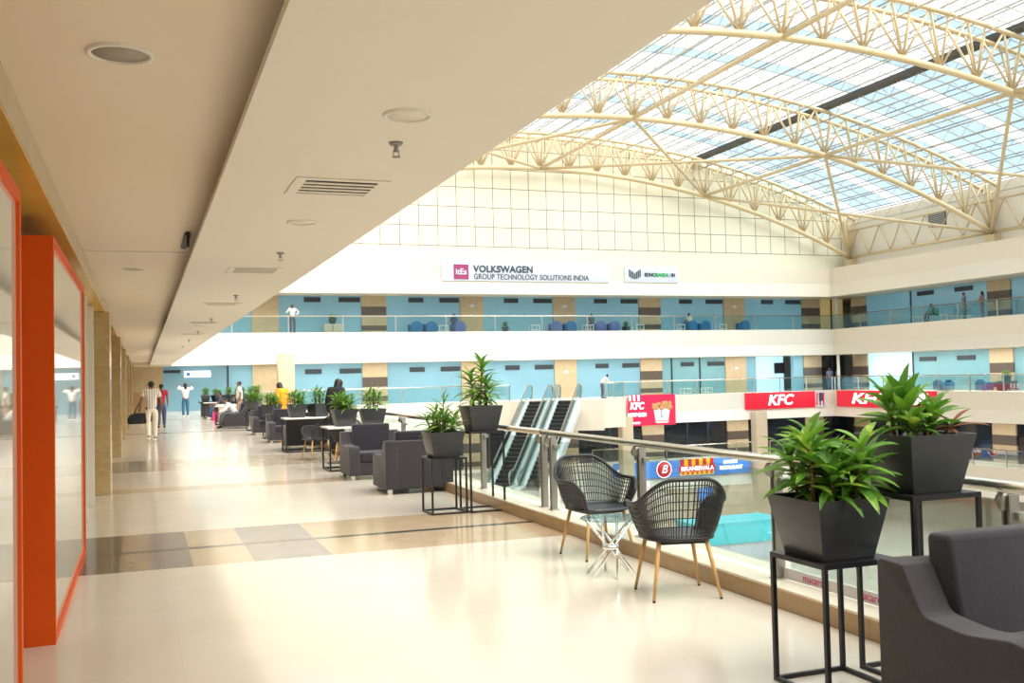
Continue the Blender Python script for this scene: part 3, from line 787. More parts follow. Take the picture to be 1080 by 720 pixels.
def potted(label, loc, stems, seed, rz=0, pot_h=.30, group='grey tapered planters', extra=None):
    t = thing('potted_plant', label, 'potted plant', loc, rz, group); rnd = random.Random(seed)
    a, b, h = .155, .215, pot_h
    mb = MB()
    r = [(-b, -b), (b, -b), (b, b), (-b, b)]
    lo = [(x*a/b, y*a/b, 0) for x, y in r]; hi = [(x, y, h) for x, y in r]; k = (b-.014)/b
    hi2 = [(x*k, y*k, h) for x, y in r]; lo2 = [(x*k*.93, y*k*.93, h-.05) for x, y in r]
    fs = [(3, 2, 1, 0)]
    for q in range(3):
        for i in range(4): fs.append((q*4+i, q*4+(i+1) % 4, q*4+4+(i+1) % 4, q*4+4+i))
    fs.append((12, 13, 14, 15))
    pot = mb.add(lo+hi+hi2+lo2, fs).build('pot', 'pot_clay', t, bevel=.006)
    MB().box(-b*k*.94, b*k*.94, -b*k*.94, b*k*.94, h-.06, h-.03).build('soil', 'soil', pot)
    st, fo = MB(), MB()
    for (x, y, hh, lx, ly, n, L, w, el0, el1, dr, red) in stems:
        top = (x+lx, y+ly, h+hh)
        st.tube([(x, y, h-.05), (x+lx*.4, y+ly*.4, h+hh*.5), top], [.011, .009, .006], 7)
        crown(fo, (x, y, h-.03), top, n, L, w, rnd, el0, el1, dr, red)
    st.build('stem', 'bark', t); fo.build('foliage', ['leaf', 'leaf_bright', 'leaf_red'], t)
    return t
# broad leaved plant, nearest
def bushy(seed, n=7, spread=.12, hmax=.3, L=.24, w=.045, leaves=15, red=0, el1=-.25):
    r = random.Random(seed); out = []
    for i in range(n):
        a = i*2.4; d = spread*math.sqrt((i+.3)/n)
        out.append((d*math.cos(a), d*math.sin(a), r.uniform(.35, 1)*hmax, .35*d*math.cos(a), .35*d*math.sin(a), leaves, L*r.uniform(.8, 1.1), w, 1.2, el1, r.uniform(.5, 1.1), red))
    return out
potted('nearest grey planter with dense strap leaved green plant on the short black stand', (3.25, 4.185, .66), bushy(3, 14, .17, .31, .235, .050, 16, 0, -.1), 11)
potted('grey planter with upright bright green plant on the tall stand at right', (3.80, 4.165, .955),
       [(-.03, .0, .15, -.03, 0, 17, .27, .060, 1.4, .35, .5, 0), (-.10, .02, .17, -.06, .0, 12, .23, .052, 1.25, .2, .8, .0), (.05, -.06, .10, .02, -.02, 14, .19, .058, 1.25, .2, .7, .08), (.11, .05, .10, .07, 0, 11, .25, .036, .95, .1, .5, .4), (.02, .12, .14, 0, .03, 13, .22, .05, 1.2, .2, .8, .1), (-.08, -.1, .06, -.02, 0, 13, .17, .055, 1.2, .2, .8, 0), (.10, -.10, .05, .05, -.02, 10, .2, .03, .8, .1, .5, .5)], 5)
potted('grey planter with spiky green plant on the short stand in mid picture', (3.36, 11.43, .66),
       bushy(21, 11, .15, .24, .25, .032, 15, 0, -.1)+[(.0, .0, .36, .02, 0, 12, .2, .034, 1.4, .2, .5, 0)], 22)
potted('grey planter with tall yellow green plant on the tall stand before the escalators', (3.835, 11.4, .955),
       [(0, 0, .50, .03, 0, 34, .25, .044, 1.3, -.2, .8, 0), (-.07, .03, .34, -.04, 0, 30, .26, .042, 1.2, -.2, .8, 0), (.06, -.04, .24, .02, 0, 24, .24, .040, 1.2, -.2, .9, 0), (-.1, -.06, .14, -.04, 0, 12, .22, .03, 1.0, -.2, .9, 0), (.1, .08, .12, .04, 0, 12, .2, .03, 1.0, -.2, .9, 0), (.02, -.1, .3, .02, 0, 22, .2, .034, 1.2, -.1, .8, 0)], 31)
pA = potted('grey planter with round green plant at the front of the nearer white table', (3.40, 17.80, .775), bushy(41, 11, .14, .24, .24, .034, 14, 0, 0), 42)
pB = potted('grey planter with loose green plant at the railing end of the nearer white table', (3.90, 17.72, .775), bushy(51, 6, .10, .32, .26, .034, 16, 0, -.1), 52)
FARP = [(pA, 3.31, 22.98, .775, 'grey planter with bushy plant on the farther white table'),
        (pB, 3.80, 23.0, .775, 'grey planter with palm like plant at the railing end of the farther white table'),
        (pA, 3.42, 28.6, .66, 'grey planter with plant just left of the yellow dressed woman'),
        (pA, 3.45, 33.9, .66, 'grey planter with short plant just right of the seated man in white'),
        (pB, 3.92, 37.3, .8, 'grey planter with slim plant left of the beige column'),
        (pA, 3.95, 44.2, .8, 'grey planter with plant right of the standing man in tan')]
for i, (src, x, y, z, lab) in enumerate(FARP): copy_tree(src, (x, y, z), .4*i, lab, 'grey tapered planters')
for i in range(5):
    copy_tree(pA if i % 2 else pB, (2.86+.53*i, 49.95, .716), .5*i, 'far grey planter in the row by the blue shopfront, %s from the left' % ORD[i], 'grey tapered planters')
mb = MB().box(-.1, 2.0, -.25, .25, .68, .72)
pl = thing('planter_shelf', 'long dark bench carrying the far row of planters by the blue shopfront', 'bench', (2.85, 49.9, 0), 0)
MB().box(-.3, 2.2, -.42, .5, .66, .715).build('top', 'fabric', pl); MB().box(-.2, 2.1, -.3, .4, 0, .66).build('body', 'fabric', pl)

def table(label, loc, W, D, h=.775, rz=0):
    t = thing('side_table', label, 'table', loc, rz, 'white topped tables')
    MB().box(-.02, W, -.02, D, h-.03, h).build('table_top', 'table_white', t, bevel=.004); b = .03
    for x in (0, W-b-.02):
        for y in (0, D-b-.02): MB().box(x, x+b, y, y+b, .0, h-.03).build('leg', 'black_metal', t)
    MB().box(b, W-b-.02, 0, b, 0, b).box(b, W-b-.02, D-b-.02, D-.02, 0, b).box(0, b, b, D-b-.02, 0, b).build('foot_bar', 'black_metal', t)
    MB().bar((b, D/2, .12), (W-b-.02, D/2, .12), .025).build('cross_bar', 'chrome', t)
    return t
table('white topped table with black legs under the nearer pair of planters, beside the facing armchair', (3.06, 17.42, 0), 1.04, .78)
table('white topped table with black legs under the farther pair of planters, by the woven chair', (3.0, 22.58, 0), 1.10, .74, .775)
for i, (x, y) in enumerate(((2.85, 41.9), (2.62, 46.8), (2.62, 39.35))):
    table('small white topped far table ' + ('just beyond the seated man in white', 'beside the person in jeans', 'just behind the seated man in white')[i], (x, y, 0), .75, .6, .72)
for i, (x, y, h) in enumerate(((3.42, 28.75, .66), (3.45, 33.9, .66), (3.92, 37.3, .8), (3.95, 44.2, .8))):
    plant_stand('far black plant stand ' + ('left of the yellow dressed woman', 'just right of the seated man in white', 'left of the beige column', 'right of the standing man in tan')[i], (x, y, 0), h)
bs = thing('beige_cabinet', 'low beige cabinet far along the railing beside the white tables', 'cabinet', (3.0, 43.0, 0))
MB().box(0, .9, 0, .4, .05, .62).build('body', 'beige_shop', bs, bevel=.01); MB().box(.03, .87, .02, .38, 0, .05).build('plinth', 'black_metal', bs); MB().box(-.01, .91, -.01, .41, .62, .65).build('top', 'table_white', bs)

# ------------------------------------------------------------------ furniture of the upper galleries
def cube_chair(label, loc, rz, fab, group='blue lounge chairs on the galleries'):
    t = thing('lounge_chair', label, 'chair', loc, rz, group)
    MB().prism(chaikin([(-.38, .06), (-.38, .40), (-.30, .62), (0, .74), (.30, .62), (.38, .40), (.38, .06)], 2), -.02, .14, 'y').build('backrest', fab, t, bevel=.02)
    MB().box(-.38, .38, .14, .70, .06, .40).build('seat', fab, t, bevel=.04)
    for sx in (-1, 1): MB().box(sx*.38-.05, sx*.38+.05, .12, .68, .06, .52).build('arm', fab, t, bevel=.03)
    for sx in (-1, 1):
        for y in (.04, .62): MB().box(sx*.32-.02, sx*.32+.02, y, y+.04, 0, .06).build('leg', 'black_metal', t)
    return t
def cube_table(label, loc):
    t = thing('cube_table', label, 'table', loc, 0, 'white cube tables on the galleries')
    MB().box(-.3, .3, -.3, .3, .40, .44).build('table_top', 'table_white', t, bevel=.005)
    for sx in (-1, 1):
        for sy in (-1, 1): MB().box(sx*.27-.02, sx*.27+.02, sy*.27-.02, sy*.27+.02, 0, .40).build('leg', 'table_white', t)
    MB().box(-.25, .25, -.25, .25, .1, .13).build('shelf', 'table_white', t)
z3 = LV[3]+.036
cc = cube_chair('blue lounge chair on the upper gallery, leftmost, below the banded second pier', (16.3, 60.7, z3), 0, 'blue_fabric')
copy_tree(cc, (17.32, 60.78, z3), .1, 'blue lounge chair on the upper gallery, next right of the leftmost')
pc = cube_chair('violet blue lounge chair on the upper gallery holding the seated person by the third pier', (19.2, 60.75, z3), .1, 'purple_fabric')
copy_tree(pc, (25.9, 60.75, z3), -.2, 'violet blue lounge chair on the upper gallery before the fourth pier')
copy_tree(cc, (27.0, 60.75, z3), .1, 'deep blue lounge chair overlapping the fourth pier of the upper gallery')
copy_tree(pc, (29.2, 60.75, z3), 0, 'violet blue lounge chair on the upper gallery, just right of the fourth pier')
copy_tree(pc, (30.25, 60.75, z3), .1, 'violet blue lounge chair on upper gallery, second one right of the fourth pier')
copy_tree(cc, (36.3, 60.7, z3), .1, 'blue lounge chair on the upper gallery with a head showing above it')
copy_tree(cc, (37.35, 60.75, z3), -.1, 'blue lounge chair on the upper gallery right of the one with a head above it')
copy_tree(cc, (40.6, 60.7, z3), 0, 'blue lounge chair on the upper gallery before the sixth pier')
for i, x in enumerate((18.0, 24.3, 28.2, 32.0, 35.2, 38.6)):
    cube_table('white cube table behind the upper railing, %s from the left' % ORD[i], (x, 60.75, z3))
cp_ = cube_table('white cube table behind the upper right railing near the green chair', (48.6, 52.4, z3))
cube_table('white cube table behind the upper right railing between green chair and standing pair', (48.6, 49.9, z3))
for i, (y, r) in enumerate(((51.0, -PI/2), (49.9, PI/2), (47.5, -PI/2))):
    copy_tree(cc, (48.6, y, .036), r, 'blue lounge chair on the middle right gallery, %s from the far corner' % ORD[i])
cube_table('white cube table on the middle far gallery behind the glass, left of the doorway', (35.6, 60.8, .036))
cube_table('white cube table on the middle far gallery behind the glass, in the teal bay', (37.3, 60.8, .036))
gc = thing('green_chair', 'bright green chair on the upper right gallery with a seated person', 'chair', (48.55, 51.1, z3), PI/2)
MB().box(-.24, .24, -.22, .22, .42, .46).build('seat', 'plastic_green', gc, bevel=.01); MB().box(-.24, .24, -.25, -.21, .46, .86).build('backrest', 'plastic_green', gc, bevel=.01)
for sx in (-1, 1):
    for sy in (-1, 1): MB().tube([(sx*.2, sy*.18, .42), (sx*.23, sy*.22, 0)], .013, 6).build('leg', 'chrome', gc)
for i, (x, lab) in enumerate(((11.0, 'dark planter with a small round plant on the upper gallery right of the phoning man'), (22.3, 'tall potted plant behind the upper railing, in the bay right of the third pier'), (31.1, 'potted plant behind the upper railing, left of the banded fifth pier'))):
    copy_tree(pB if i else pA, (x, 60.85, z3+(.0 if i else .55)), i, lab, 'planters on the upper gallery')
ps = thing('plant_box', 'grey cabinet carrying the small round plant on the upper gallery', 'cabinet', (11.0, 60.85, z3))
MB().box(-.55, .55, -.22, .22, .04, .55).build('body', 'beige_shop', ps, bevel=.01); MB().box(-.5, .5, -.2, .2, 0, .04).build('plinth', 'black_metal', ps); MB().box(-.03, .0, -.235, -.22, .1, .5).build('door_gap', 'black_metal', ps)
copy_tree(pA, (49.0, 45.8, .036+.6), .3, 'potted plant at the foot of the banded pier on the middle right gallery', 'planters on the upper gallery')
ps2 = thing('plant_box', 'dark cabinet under the potted plant at the banded right pier', 'cabinet', (49.0, 45.8, .036))
MB().box(-.3, .3, -.5, .5, .04, .6).build('body', 'dark_frame', ps2, bevel=.01); MB().box(-.28, .28, -.48, .48, 0, .04).build('plinth', 'black_metal', ps2)
# lower level kiosk
ks = thing('kiosk', 'turquoise kiosk seen through the railing under the nearer woven chair', 'kiosk', (28.3, 47.5, LV[0]))
MB().box(0, 5.6, 0, 2.4, 1.0, 2.1).build('fascia', 'turquoise', ks, bevel=.02); MB().box(.1, 5.5, .1, 2.3, 0, 1.0).build('counter', 'sign_white', ks, bevel=.02); MB().box(-.05, 5.65, -.05, 2.45, 2.1, 2.2).build('roof', 'turquoise', ks)
ks2 = thing('kiosk', 'low dark roofed kiosk seen through the railing glass, below and right of the turquoise one', 'kiosk', (23.8, 40.2, LV[0]))
MB().box(0, 3.4, 0, 1.6, .9, 1.5).build('roof', 'dark_frame', ks2, bevel=.02); MB().box(.1, 3.3, .1, 1.5, 0, .9).build('counter', 'beige_shop', ks2)
ds = thing('blue_board', 'small blue hanging board on the ground storey right of the woven chair', 'board', (36.9, 61.5, LV[0]+1.3))
MB().box(0, 1.1, 0, .08, 0, 1.0).build('panel', 'sign_blue', ds, bevel=.01); MB().box(.2, .24, .0, .06, 1.0, 1.34).box(.85, .89, .0, .06, 1.0, 1.34).build('hanger', 'post_steel', ds)

# ------------------------------------------------------------------ signs
EU = (PI/2, 0, 0); ER = (PI/2, 0, -PI/2)
sg = thing('wall_sign', 'long pale wall sign with dark lettering and purple square on the upper band', 'sign', (17.75, YF, 7.72))
MB().box(0, 11.7, -.12, 0, 0, 1.13).build('panel', 'sign_white', sg, bevel=.01)
MB().box(.80, 1.78, -.15, -.12, .10, 1.05).build('logo_square', 'logo_purple', sg)
text('lettering', 'itEs', .52, 'sign_white', (1.29, -.16, .57), EU, sg, bold=.012)
text('lettering', 'VOLKSWAGEN', .60, 'text_dark', (2.12, -.14, .76), EU, sg, bold=.022, align='LEFT', sx=.98, space=1.04)
text('lettering', 'GROUP TECHNOLOGY SOLUTIONS INDIA', .50, 'text_dark', (2.12, -.14, .27), EU, sg, bold=.002, align='LEFT', sx=.845)
sg = thing('wall_sign', 'small white wall sign with dark shield emblem and green word', 'sign', (30.62, YF, 7.76))
MB().box(0, 4.1, -.10, 0, 0, 1.06).build('panel', 'sign_white', sg, bevel=.01)
mb = MB()
for j in range(7):
    x = .32+.135*j; h = .12+.30*(abs(j-3)/3)**.8; lo = .22+.16*(abs(j-3)/3)**2
    mb.box(x, x+.09, -.125, -.10, lo, .50+h*.9)
mb.build('emblem', 'text_dark', sg)
text('lettering', 'BDNC', .34, 'text_dark', (1.50, -.12, .52), EU, sg, bold=.016, align='LEFT', sx=.85)
text('lettering', 'IBANDA', .34, 'text_green', (2.30, -.12, .52), EU, sg, bold=.016, align='LEFT', sx=.85)
text('lettering', ': IN', .34, 'text_dark', (3.42, -.12, .52), EU, sg, bold=.016, align='LEFT', sx=.85)
# red banner with chicken bucket
bn = thing('banner', 'square red banner with white lettering and a chicken bucket, right of the escalators', 'banner', (30.45, YF-.36, -1.93))
MB().box(0, 3.62, -.03, .0, 0, 2.07).build('cloth', 'banner_red', bn)
for j in range(3): MB().prism([(.10+.33*j, 1.68), (.24+.33*j, 1.68), (.22+.33*j, 2.05), (.06+.33*j, 2.05)], -.045, -.03, 'y').build('stripe', 'sign_lit', bn)
text('lettering', 'KFC', .66, 'sign_lit', (.66, -.045, 1.32), EU, bn, shear=.18, bold=.016, sx=.85)
text('lettering', 'NOW OPEN', .34, 'sign_lit', (.68, -.045, .73), EU, bn, bold=.014, sx=.74)
mb = MB()
for a_, b_ in ((.16, .27), (.30, .40), (.46, .53), (.55, .70), (.73, .88)): mb.box(a_, b_, -.045, -.03, .14, .26)
mb.build('small_print', 'sign_lit', bn)
bu = MB(); pr = [(.001, .28), (.46, .28), (.62, 1.12)]
prof = [(2.05, .30), (3.02, .30), (3.18, 1.12), (1.92, 1.12)]
bu.prism([(2.12, .14), (3.0, .14), (3.12, .26), (2.0, .26)], -.06, -.03, 'y').build('bucket_stand', 'bucket_white', bn)
bk = MB().prism(prof, -.08, -.03, 'y').build('bucket', 'bucket_white', bn)
MB().bar((2.45, -.085, .9), (2.7, -.085, .9), .06, .01).bar((2.45, -.085, .9), (2.48, -.085, .5), .06, .01).bar((2.48, -.085, .5), (2.66, -.085, .66), .05, .01).build('bucket_mark', 'text_dark', bk)
rr = random.Random(4)
ch = MB()
for j in range(26): ch.ball((1.85+rr.random()*1.4, -.06, 1.1+rr.random()*.42), rr.uniform(.11, .17), 8, sc=(1, .35, 1))
ch.build('chicken_pieces', 'chicken', bn)
# long red sign that turns the corner
s1 = thing('shop_sign', 'long red shop sign with white lettering on the far band, left of the corner', 'sign', (39.85, YF-.02, -1.13))
MB().box(0, 5.9, -.14, 0, 0, 1.16).build('panel', 'sign_red', s1, bevel=.01)
text('lettering', 'KFC', 1.02, 'sign_lit', (2.85, -.16, .57), EU, s1, shear=.22, bold=.022, sx=1.12)
e = MB().box(5.9, 6.85, -.16, 0, 0, 1.16).build('emblem_panel', 'sign_white', s1)
for j in range(3): MB().bar((6.02+.28*j, -.165, .12), (6.1+.28*j-.04, -.165, 1.05), .12, .012, up=(0, 1, 0)).build('emblem_stripe', 'sign_red' if j != 1 else 'text_dark', e)
MB().box(6.2, 6.56, -.172, -.16, .42, 1.0).build('emblem_label', 'text_dark', e)
s2 = thing('shop_sign', 'long red shop sign with white lettering on the right wall band, behind the leaves', 'sign', (XR-.02, 59.6, -1.13))
MB().box(-.14, 0, -9.6, 0, 0, 1.16).build('panel', 'sign_red', s2, bevel=.01)
text('lettering', 'KFC', 1.02, 'sign_lit', (-.16, -3.3, .57), ER, s2, shear=.22, bold=.022, sx=1.85)
MB().box(-.17, -.14, -9.0, -7.7, .25, 1.0).build('emblem_label', 'sign_lit', s2)
# blue restaurant sign
s3 = thing('shop_sign', 'blue restaurant sign with red and yellow awning emblem on the lower band', 'sign', (29.4, YF-.05, -5.52))
MB().box(0, 10.6, -.14, 0, 0, 1.12).build('panel', 'sign_blue', s3, bevel=.01)
MB().lathe([(.001, -.17), (.60, -.17), (.60, -.14)], 32, (3.75, 0, .56), axis='y').build('round_badge', 'sign_red', s3)
MB().lathe([(.53, -.185), (.58, -.185), (.58, -.17)], 32, (3.75, 0, .56), axis='y').build('badge_ring', 'sign_lit', s3)
text('lettering', 'B', .80, 'sign_lit', (3.75, -.19, .56), EU, s3, shear=.3, bold=.0)
for j in range(9):
    MB().prism([(5.02+.29*j, .66), (5.31+.29*j, .66), (5.31+.29*j, 1.15), (5.02+.29*j, 1.15)], -.19, -.14, 'y').build('awning_stripe', 'awning_yellow' if j % 2 else 'sign_red', s3)
MB().box(4.9, 7.75, -.2, -.14, .30, .70).build('name_panel', 'sign_red', s3)
MB().box(5.0, 7.65, -.18, -.14, .06, .30).build('awning_edge', 'awning_yellow', s3)
for j in range(7): MB().lathe([(.001, -.20), (.09, -.20), (.09, -.18)], 12, (5.2+.375*j, 0, .2), axis='y').build('scallop', 'sign_red', s3)
text('lettering', 'BIKANERVALA', .40, 'sign_lit', (6.33, -.215, .50), EU, s3, bold=.010, sx=1.0)
text('lettering', 'SWEETS', .34, 'sign_lit', (.85, -.16, .56), EU, s3, bold=.012)
text('lettering', 'SNACKS', .30, 'sign_lit', (9.0, -.16, .82), EU, s3, bold=.01)
text('lettering', 'RESTAURANT', .34, 'sign_lit', (9.05, -.16, .42), EU, s3, bold=.015, sx=.88)
s4 = thing('led_sign', 'small glowing violet window sign on the lower right gallery', 'sign', (XG-.1, 43.2, LV[1]+.9))
MB().box(-.05, 0, -.65, .65, 0, 1.0).build('panel', 'led_violet', s4, bevel=.02); MB().box(.0, .08, -.7, .7, -.04, 1.04).build('frame', 'black_metal', s4)
tv = thing('wall_screen', 'black screen hanging in the lit bluish doorway of the middle far gallery', 'screen', (45.0, 62.95, 1.35))
MB().box(-.45, .45, 0, .08, 0, .8).build('panel', 'black_void', tv, bevel=.01); MB().box(-.05, .05, .08, .25, .3, .5).build('bracket', 'black_metal', tv)
ap = thing('exit_sign', 'small white sign panel on the far blue shopfront at the walkway end', 'sign', (4.0-.9, 61.9, 1.98))
MB().box(-.75, .75, -.06, 0, 0, .36).build('panel', 'sign_lit', ap, bevel=.01); MB().box(-.62, -.42, -.07, -.06, .08, .28).build('pictogram', 'sign_blue', ap)
db = thing('shopfront_board', 'dark blank signboard at the top of the blue shopfront at the walkway end', 'signboard', (1.2, 61.9, 2.25))
MB().box(0, .95, -.06, 0, 0, .16).build('panel', 'dark_frame', db)

# ------------------------------------------------------------------ people
def skin_mesh(chains, sub=1):
    """chains: list of [(point, radius), ...]; chains after the first that start on an existing point branch from it"""
    vs, es, rs, idx = [], [], [], {}
    roots = set()
    for chn in chains:
        prev = None
        for p, r in chn:
            key = tuple(round(c, 4) for c in p)
            if key not in idx:
                idx[key] = len(vs); vs.append(p); rs.append(r)
                if prev is None: roots.add(idx[key])
            if prev is not None and prev != idx[key]: es.append((prev, idx[key]))
            prev = idx[key]
    me = bpy.data.meshes.new('tmp'); me.from_pydata(vs, es, [])
    o = bpy.data.objects.new('tmp', me); COL.objects.link(o)
    o.modifiers.new('skin', 'SKIN'); o.modifiers['skin'].use_smooth_shade = True
    if sub: o.modifiers.new('sub', 'SUBSURF').levels = sub
    sk = me.skin_vertices[0].data
    for i, r in enumerate(rs): sk[i].radius = (r, r); sk[i].use_root = i in roots
    bpy.context.view_layer.update()
    m2 = bpy.data.meshes.new_from_object(o.evaluated_get(bpy.context.evaluated_depsgraph_get()))
    bpy.data.objects.remove(o); bpy.data.meshes.remove(me)
    for p in m2.polygons: p.use_smooth = True
    return m2
def put(me, name, mat, parent):
    me.name = name; me.materials.clear(); me.materials.append(M[mat])
    o = bpy.data.objects.new(name, me); COL.objects.link(o); adopt(o, parent); return o
V = Vector
def person(label, loc, rz, pose=None, shirt='cloth_white', trousers='denim', shoes='shoe_white', skin='skin_brown', long_hair=False, sleeve='short', h=1.7, robe=None, girth=1.0):
    """faces +y; the pose overrides joints given in metres for a 1.7 m figure"""
    J = dict(pel=(0, 0, .93), waist=(0, 0, 1.08), chest=(0, .0, 1.28), neck=(0, .0, 1.43), head=(0, .02, 1.56), top=(0, .01, 1.64),
             shl=(-.17, 0, 1.375), ell=(-.22, -.03, 1.10), wrl=(-.22, .06, .87), shr=(.17, 0, 1.375), elr=(.22, -.03, 1.10), wrr=(.22, .06, .87),
             hil=(-.09, 0, .90), knl=(-.10, .03, .49), anl=(-.10, -.02, .08), tol=(-.11, .13, .035), hir=(.09, 0, .90), knr=(.10, .03, .49), anr=(.10, -.02, .08), tor=(.11, .13, .035))
    J.update(pose or {}); J = {k: V(v) for k, v in J.items()}
    t = thing('person', label, 'person', loc, rz); k = h/1.7; t.scale = (k, k, k)
    ch = [[(J['pel'], .11), (J['waist'], .10), (J['chest'], .115), (J['neck'], .052), (J['head']-(J['head']-J['neck'])*.35, .062), (J['head'], .088), (J['top'], .07)]]
    for s in 'lr':
        hd = J['wr'+s]+(J['wr'+s]-J['el'+s]).normalized()*.05
        ch.append([(J['chest'], .115), (J['sh'+s], .055), (J['el'+s], .042), (J['wr'+s], .027), (hd, .032)])
        ch.append([(J['pel'], .11), (J['hi'+s], .085), (J['kn'+s], .058), (J['an'+s], .038), (J['to'+s], .03)])
    for s, sx in (('l', -1), ('r', 1)):
        d = (J['wr'+s]-J['el'+s]).normalized(); hd = J['wr'+s]+d*.05
        n = d.cross(V((0, 1, .2))).normalized(); n2 = n.cross(d)
        for q in range(4):
            off = n2*(.028*(1-q*.66)); L = (.062, .072, .068, .052)[q]
            p0 = hd+off*.7+d*.012; p1 = hd+off+d*(.03+L*.5)+n*.006*sx; p2 = hd+off+d*(.03+L)*.98+n*.022*sx
            ch.append([(p0, .010), (p1, .0088), (p2, .007)])
        p0 = J['wr'+s]+d*.02+n2*.02; ch.append([(p0, .011), (p0+n2*.03+d*.03, .0095), (p0+n2*.035+d*.06, .008)])
    up = (J['top']-J['head']).normalized(); fwd = V((0, 1, 0)); fwd = (fwd-up*fwd.dot(up)).normalized(); lat = fwd.cross(up)
    hc = J['head']
    ch.append([(hc+fwd*.072+up*.015, .012), (hc+fwd*.098-up*.012, .012), (hc+fwd*.085-up*.022, .010)])
    ch.append([(hc+fwd*.066-up*.05-lat*.022, .009), (hc+fwd*.080-up*.05, .011), (hc+fwd*.066-up*.05+lat*.022, .009)])
    for sx in (-1, 1): ch.append([(hc+lat*sx*.082+up*.02, .012), (hc+lat*sx*.092-up*.0, .014), (hc+lat*sx*.082-up*.025, .010)])
    b = put(skin_mesh(ch), 'body', skin, t)
    g = girth
    sl = []
    for s in 'lr':
        a = [(J['chest'], .135*g), (J['sh'+s], .078*g)]
        if sleeve == 'short': a.append((J['sh'+s]*.35+J['el'+s]*.65, .066*g))
        else: a += [(J['el'+s], .06*g), (J['wr'+s]*.9+J['el'+s]*.1, .042*g)]
        sl.append(a)
    hem = J['pel']-V((0, 0, .08)) if robe is None else None
    sh = [[(hem or J['pel'], .158*g), (J['waist'], .140*g), (J['chest'], .135*g), (J['neck']-V((0, 0, .035)), .072)]]+sl
    put(skin_mesh(sh), 'shirt', shirt, t)
    tr = [[(J['pel'], .125*g), (J['pel']+V((0, 0, .05)), .12*g)]]
    for s in 'lr': tr.append([(J['pel'], .125*g), (J['hi'+s], .105*g), (J['kn'+s], .078*g), (J['an'+s]+V((0, 0, .02)), .062)])
    put(skin_mesh(tr), 'trousers', trousers, t)
    for s in 'lr':
        put(skin_mesh([[(J['an'+s]-V((0, 0, .02))-(J['to'+s]-J['an'+s])*.25, .045), (J['an'+s]-V((0, 0, .02)), .05), (J['to'+s]*.75+J['an'+s]*.25, .045), (J['to'+s]+(J['to'+s]-J['an'+s])*.15, .034)]]), 'shoe', shoes, t)
    bk = -fwd
    hr = [[(hc+bk*.038-up*.075, .050), (hc+bk*.034-up*.01, .080), (hc+bk*.022+up*.045, .090), (J['top']+bk*.012+up*.012, .066)]]
    if long_hair: hr = [[(J['top']+up*.01, .08), (hc+bk*.03+up*.02, .098), (hc+bk*.06-up*.1, .088), (J['neck']+bk*.09-V((0, 0, .10)), .075)]]
    put(skin_mesh(hr), 'hair', 'hair', t)
    return t
walk = dict(anl=(-.09, -.28, .14), tol=(-.10, -.20, .05), knl=(-.10, .0, .48), knr=(.10, .16, .50), anr=(.10, .18, .08), tor=(.11, .34, .04), ell=(-.27, -.06, 1.12), wrl=(-.30, .0, .88), elr=(.25, -.08, 1.10), wrr=(.26, .02, .86))
person('man walking away on the left in striped white shirt and cream trousers', (.24, 29.4, 0), .06, walk, 'cloth_striped', 'cloth_cream', 'shoe_white', girth=1.12, h=1.74)
bg = thing('shoulder_bag', 'black shoulder bag hanging at the left side of the walking man', 'bag', (-.06, 29.38, .52), .3)
MB().prism(chaikin([(-.30, .0), (-.33, .16), (-.2, .30), (.2, .30), (.31, .18), (.28, .0), (-.30, .0)], 1)[:-1], -.11, .11, 'y').build('bag_body', 'cloth_black', bg, bevel=.03)
MB().tube([(-.16, 0, .28), (.0, -.02, .62), (.12, -.02, .84), (.2, .0, .62), (.16, 0, .28)], .014, 6).build('strap', 'cloth_black', bg)
person('person in dark red top ahead of and mostly hidden by the walking man', (.66, 38.5, 0), 0, None, 'cloth_red', 'cloth_navy', 'cloth_black', h=1.66)
armsup = dict(shl=(-.17, 0, 1.40), ell=(-.36, .05, 1.36), wrl=(-.20, .08, 1.54), shr=(.17, 0, 1.40), elr=(.38, .04, 1.34), wrr=(.22, .06, 1.50))
person('woman at the far end in white top and blue jeans, arms raised to her hair', (1.93, 49.6, 0), .1, armsup, 'cloth_white', 'denim', 'shoe_white', long_hair=True, sleeve='long', h=1.68)
SIT = dict(pel=(0, -.08, .50), waist=(0, -.06, .64), chest=(0, .0, .84), neck=(0, .03, .99), head=(0, .06, 1.12), top=(0, .06, 1.20), shl=(-.17, .0, .93), shr=(.17, .0, .93), ell=(-.22, .12, .68), elr=(.22, .12, .68), wrl=(-.12, .34, .62), wrr=(.12, .34, .62),
           hil=(-.09, -.03, .49), hir=(.09, -.03, .49), knl=(-.12, .40, .50), knr=(.12, .40, .50), anl=(-.12, .42, .09), anr=(.12, .42, .09), tol=(-.12, .56, .04), tor=(.12, .56, .04))
LEAN = dict(SIT, chest=(0, .16, .78), waist=(0, .0, .62), neck=(0, .27, .89), head=(0, .34, 1.0), top=(0, .37, 1.07), shl=(-.17, .18, .85), shr=(.17, .18, .85), ell=(-.2, .36, .62), elr=(.2, .36, .62), wrl=(-.08, .52, .56), wrr=(.08, .52, .56))
person('seated man in white shirt leaning forward on an armchair far down the walkway', (3.02, 36.2, 0), PI/2, LEAN, 'cloth_white', 'cloth_grey', 'cloth_black', sleeve='long')
person('person in blue jeans and white shoes seated sideways far down the walkway', (3.22, 45.2, 0), PI/2, SIT, 'cloth_navy', 'denim', 'shoe_white')
pb = thing('pink_bag', 'bright pink bag beside the seated person in jeans', 'bag', (3.0, 44.4, 0))
MB().prism([(-.2, 0), (-.17, .38), (.17, .38), (.2, 0)], -.1, .1, 'y').build('bag_body', 'cloth_pink', pb, bevel=.03); MB().tube([(-.1, 0, .37), (-.08, 0, .5), (.08, 0, .5), (.1, 0, .37)], .012, 6).build('handle', 'cloth_pink', pb)
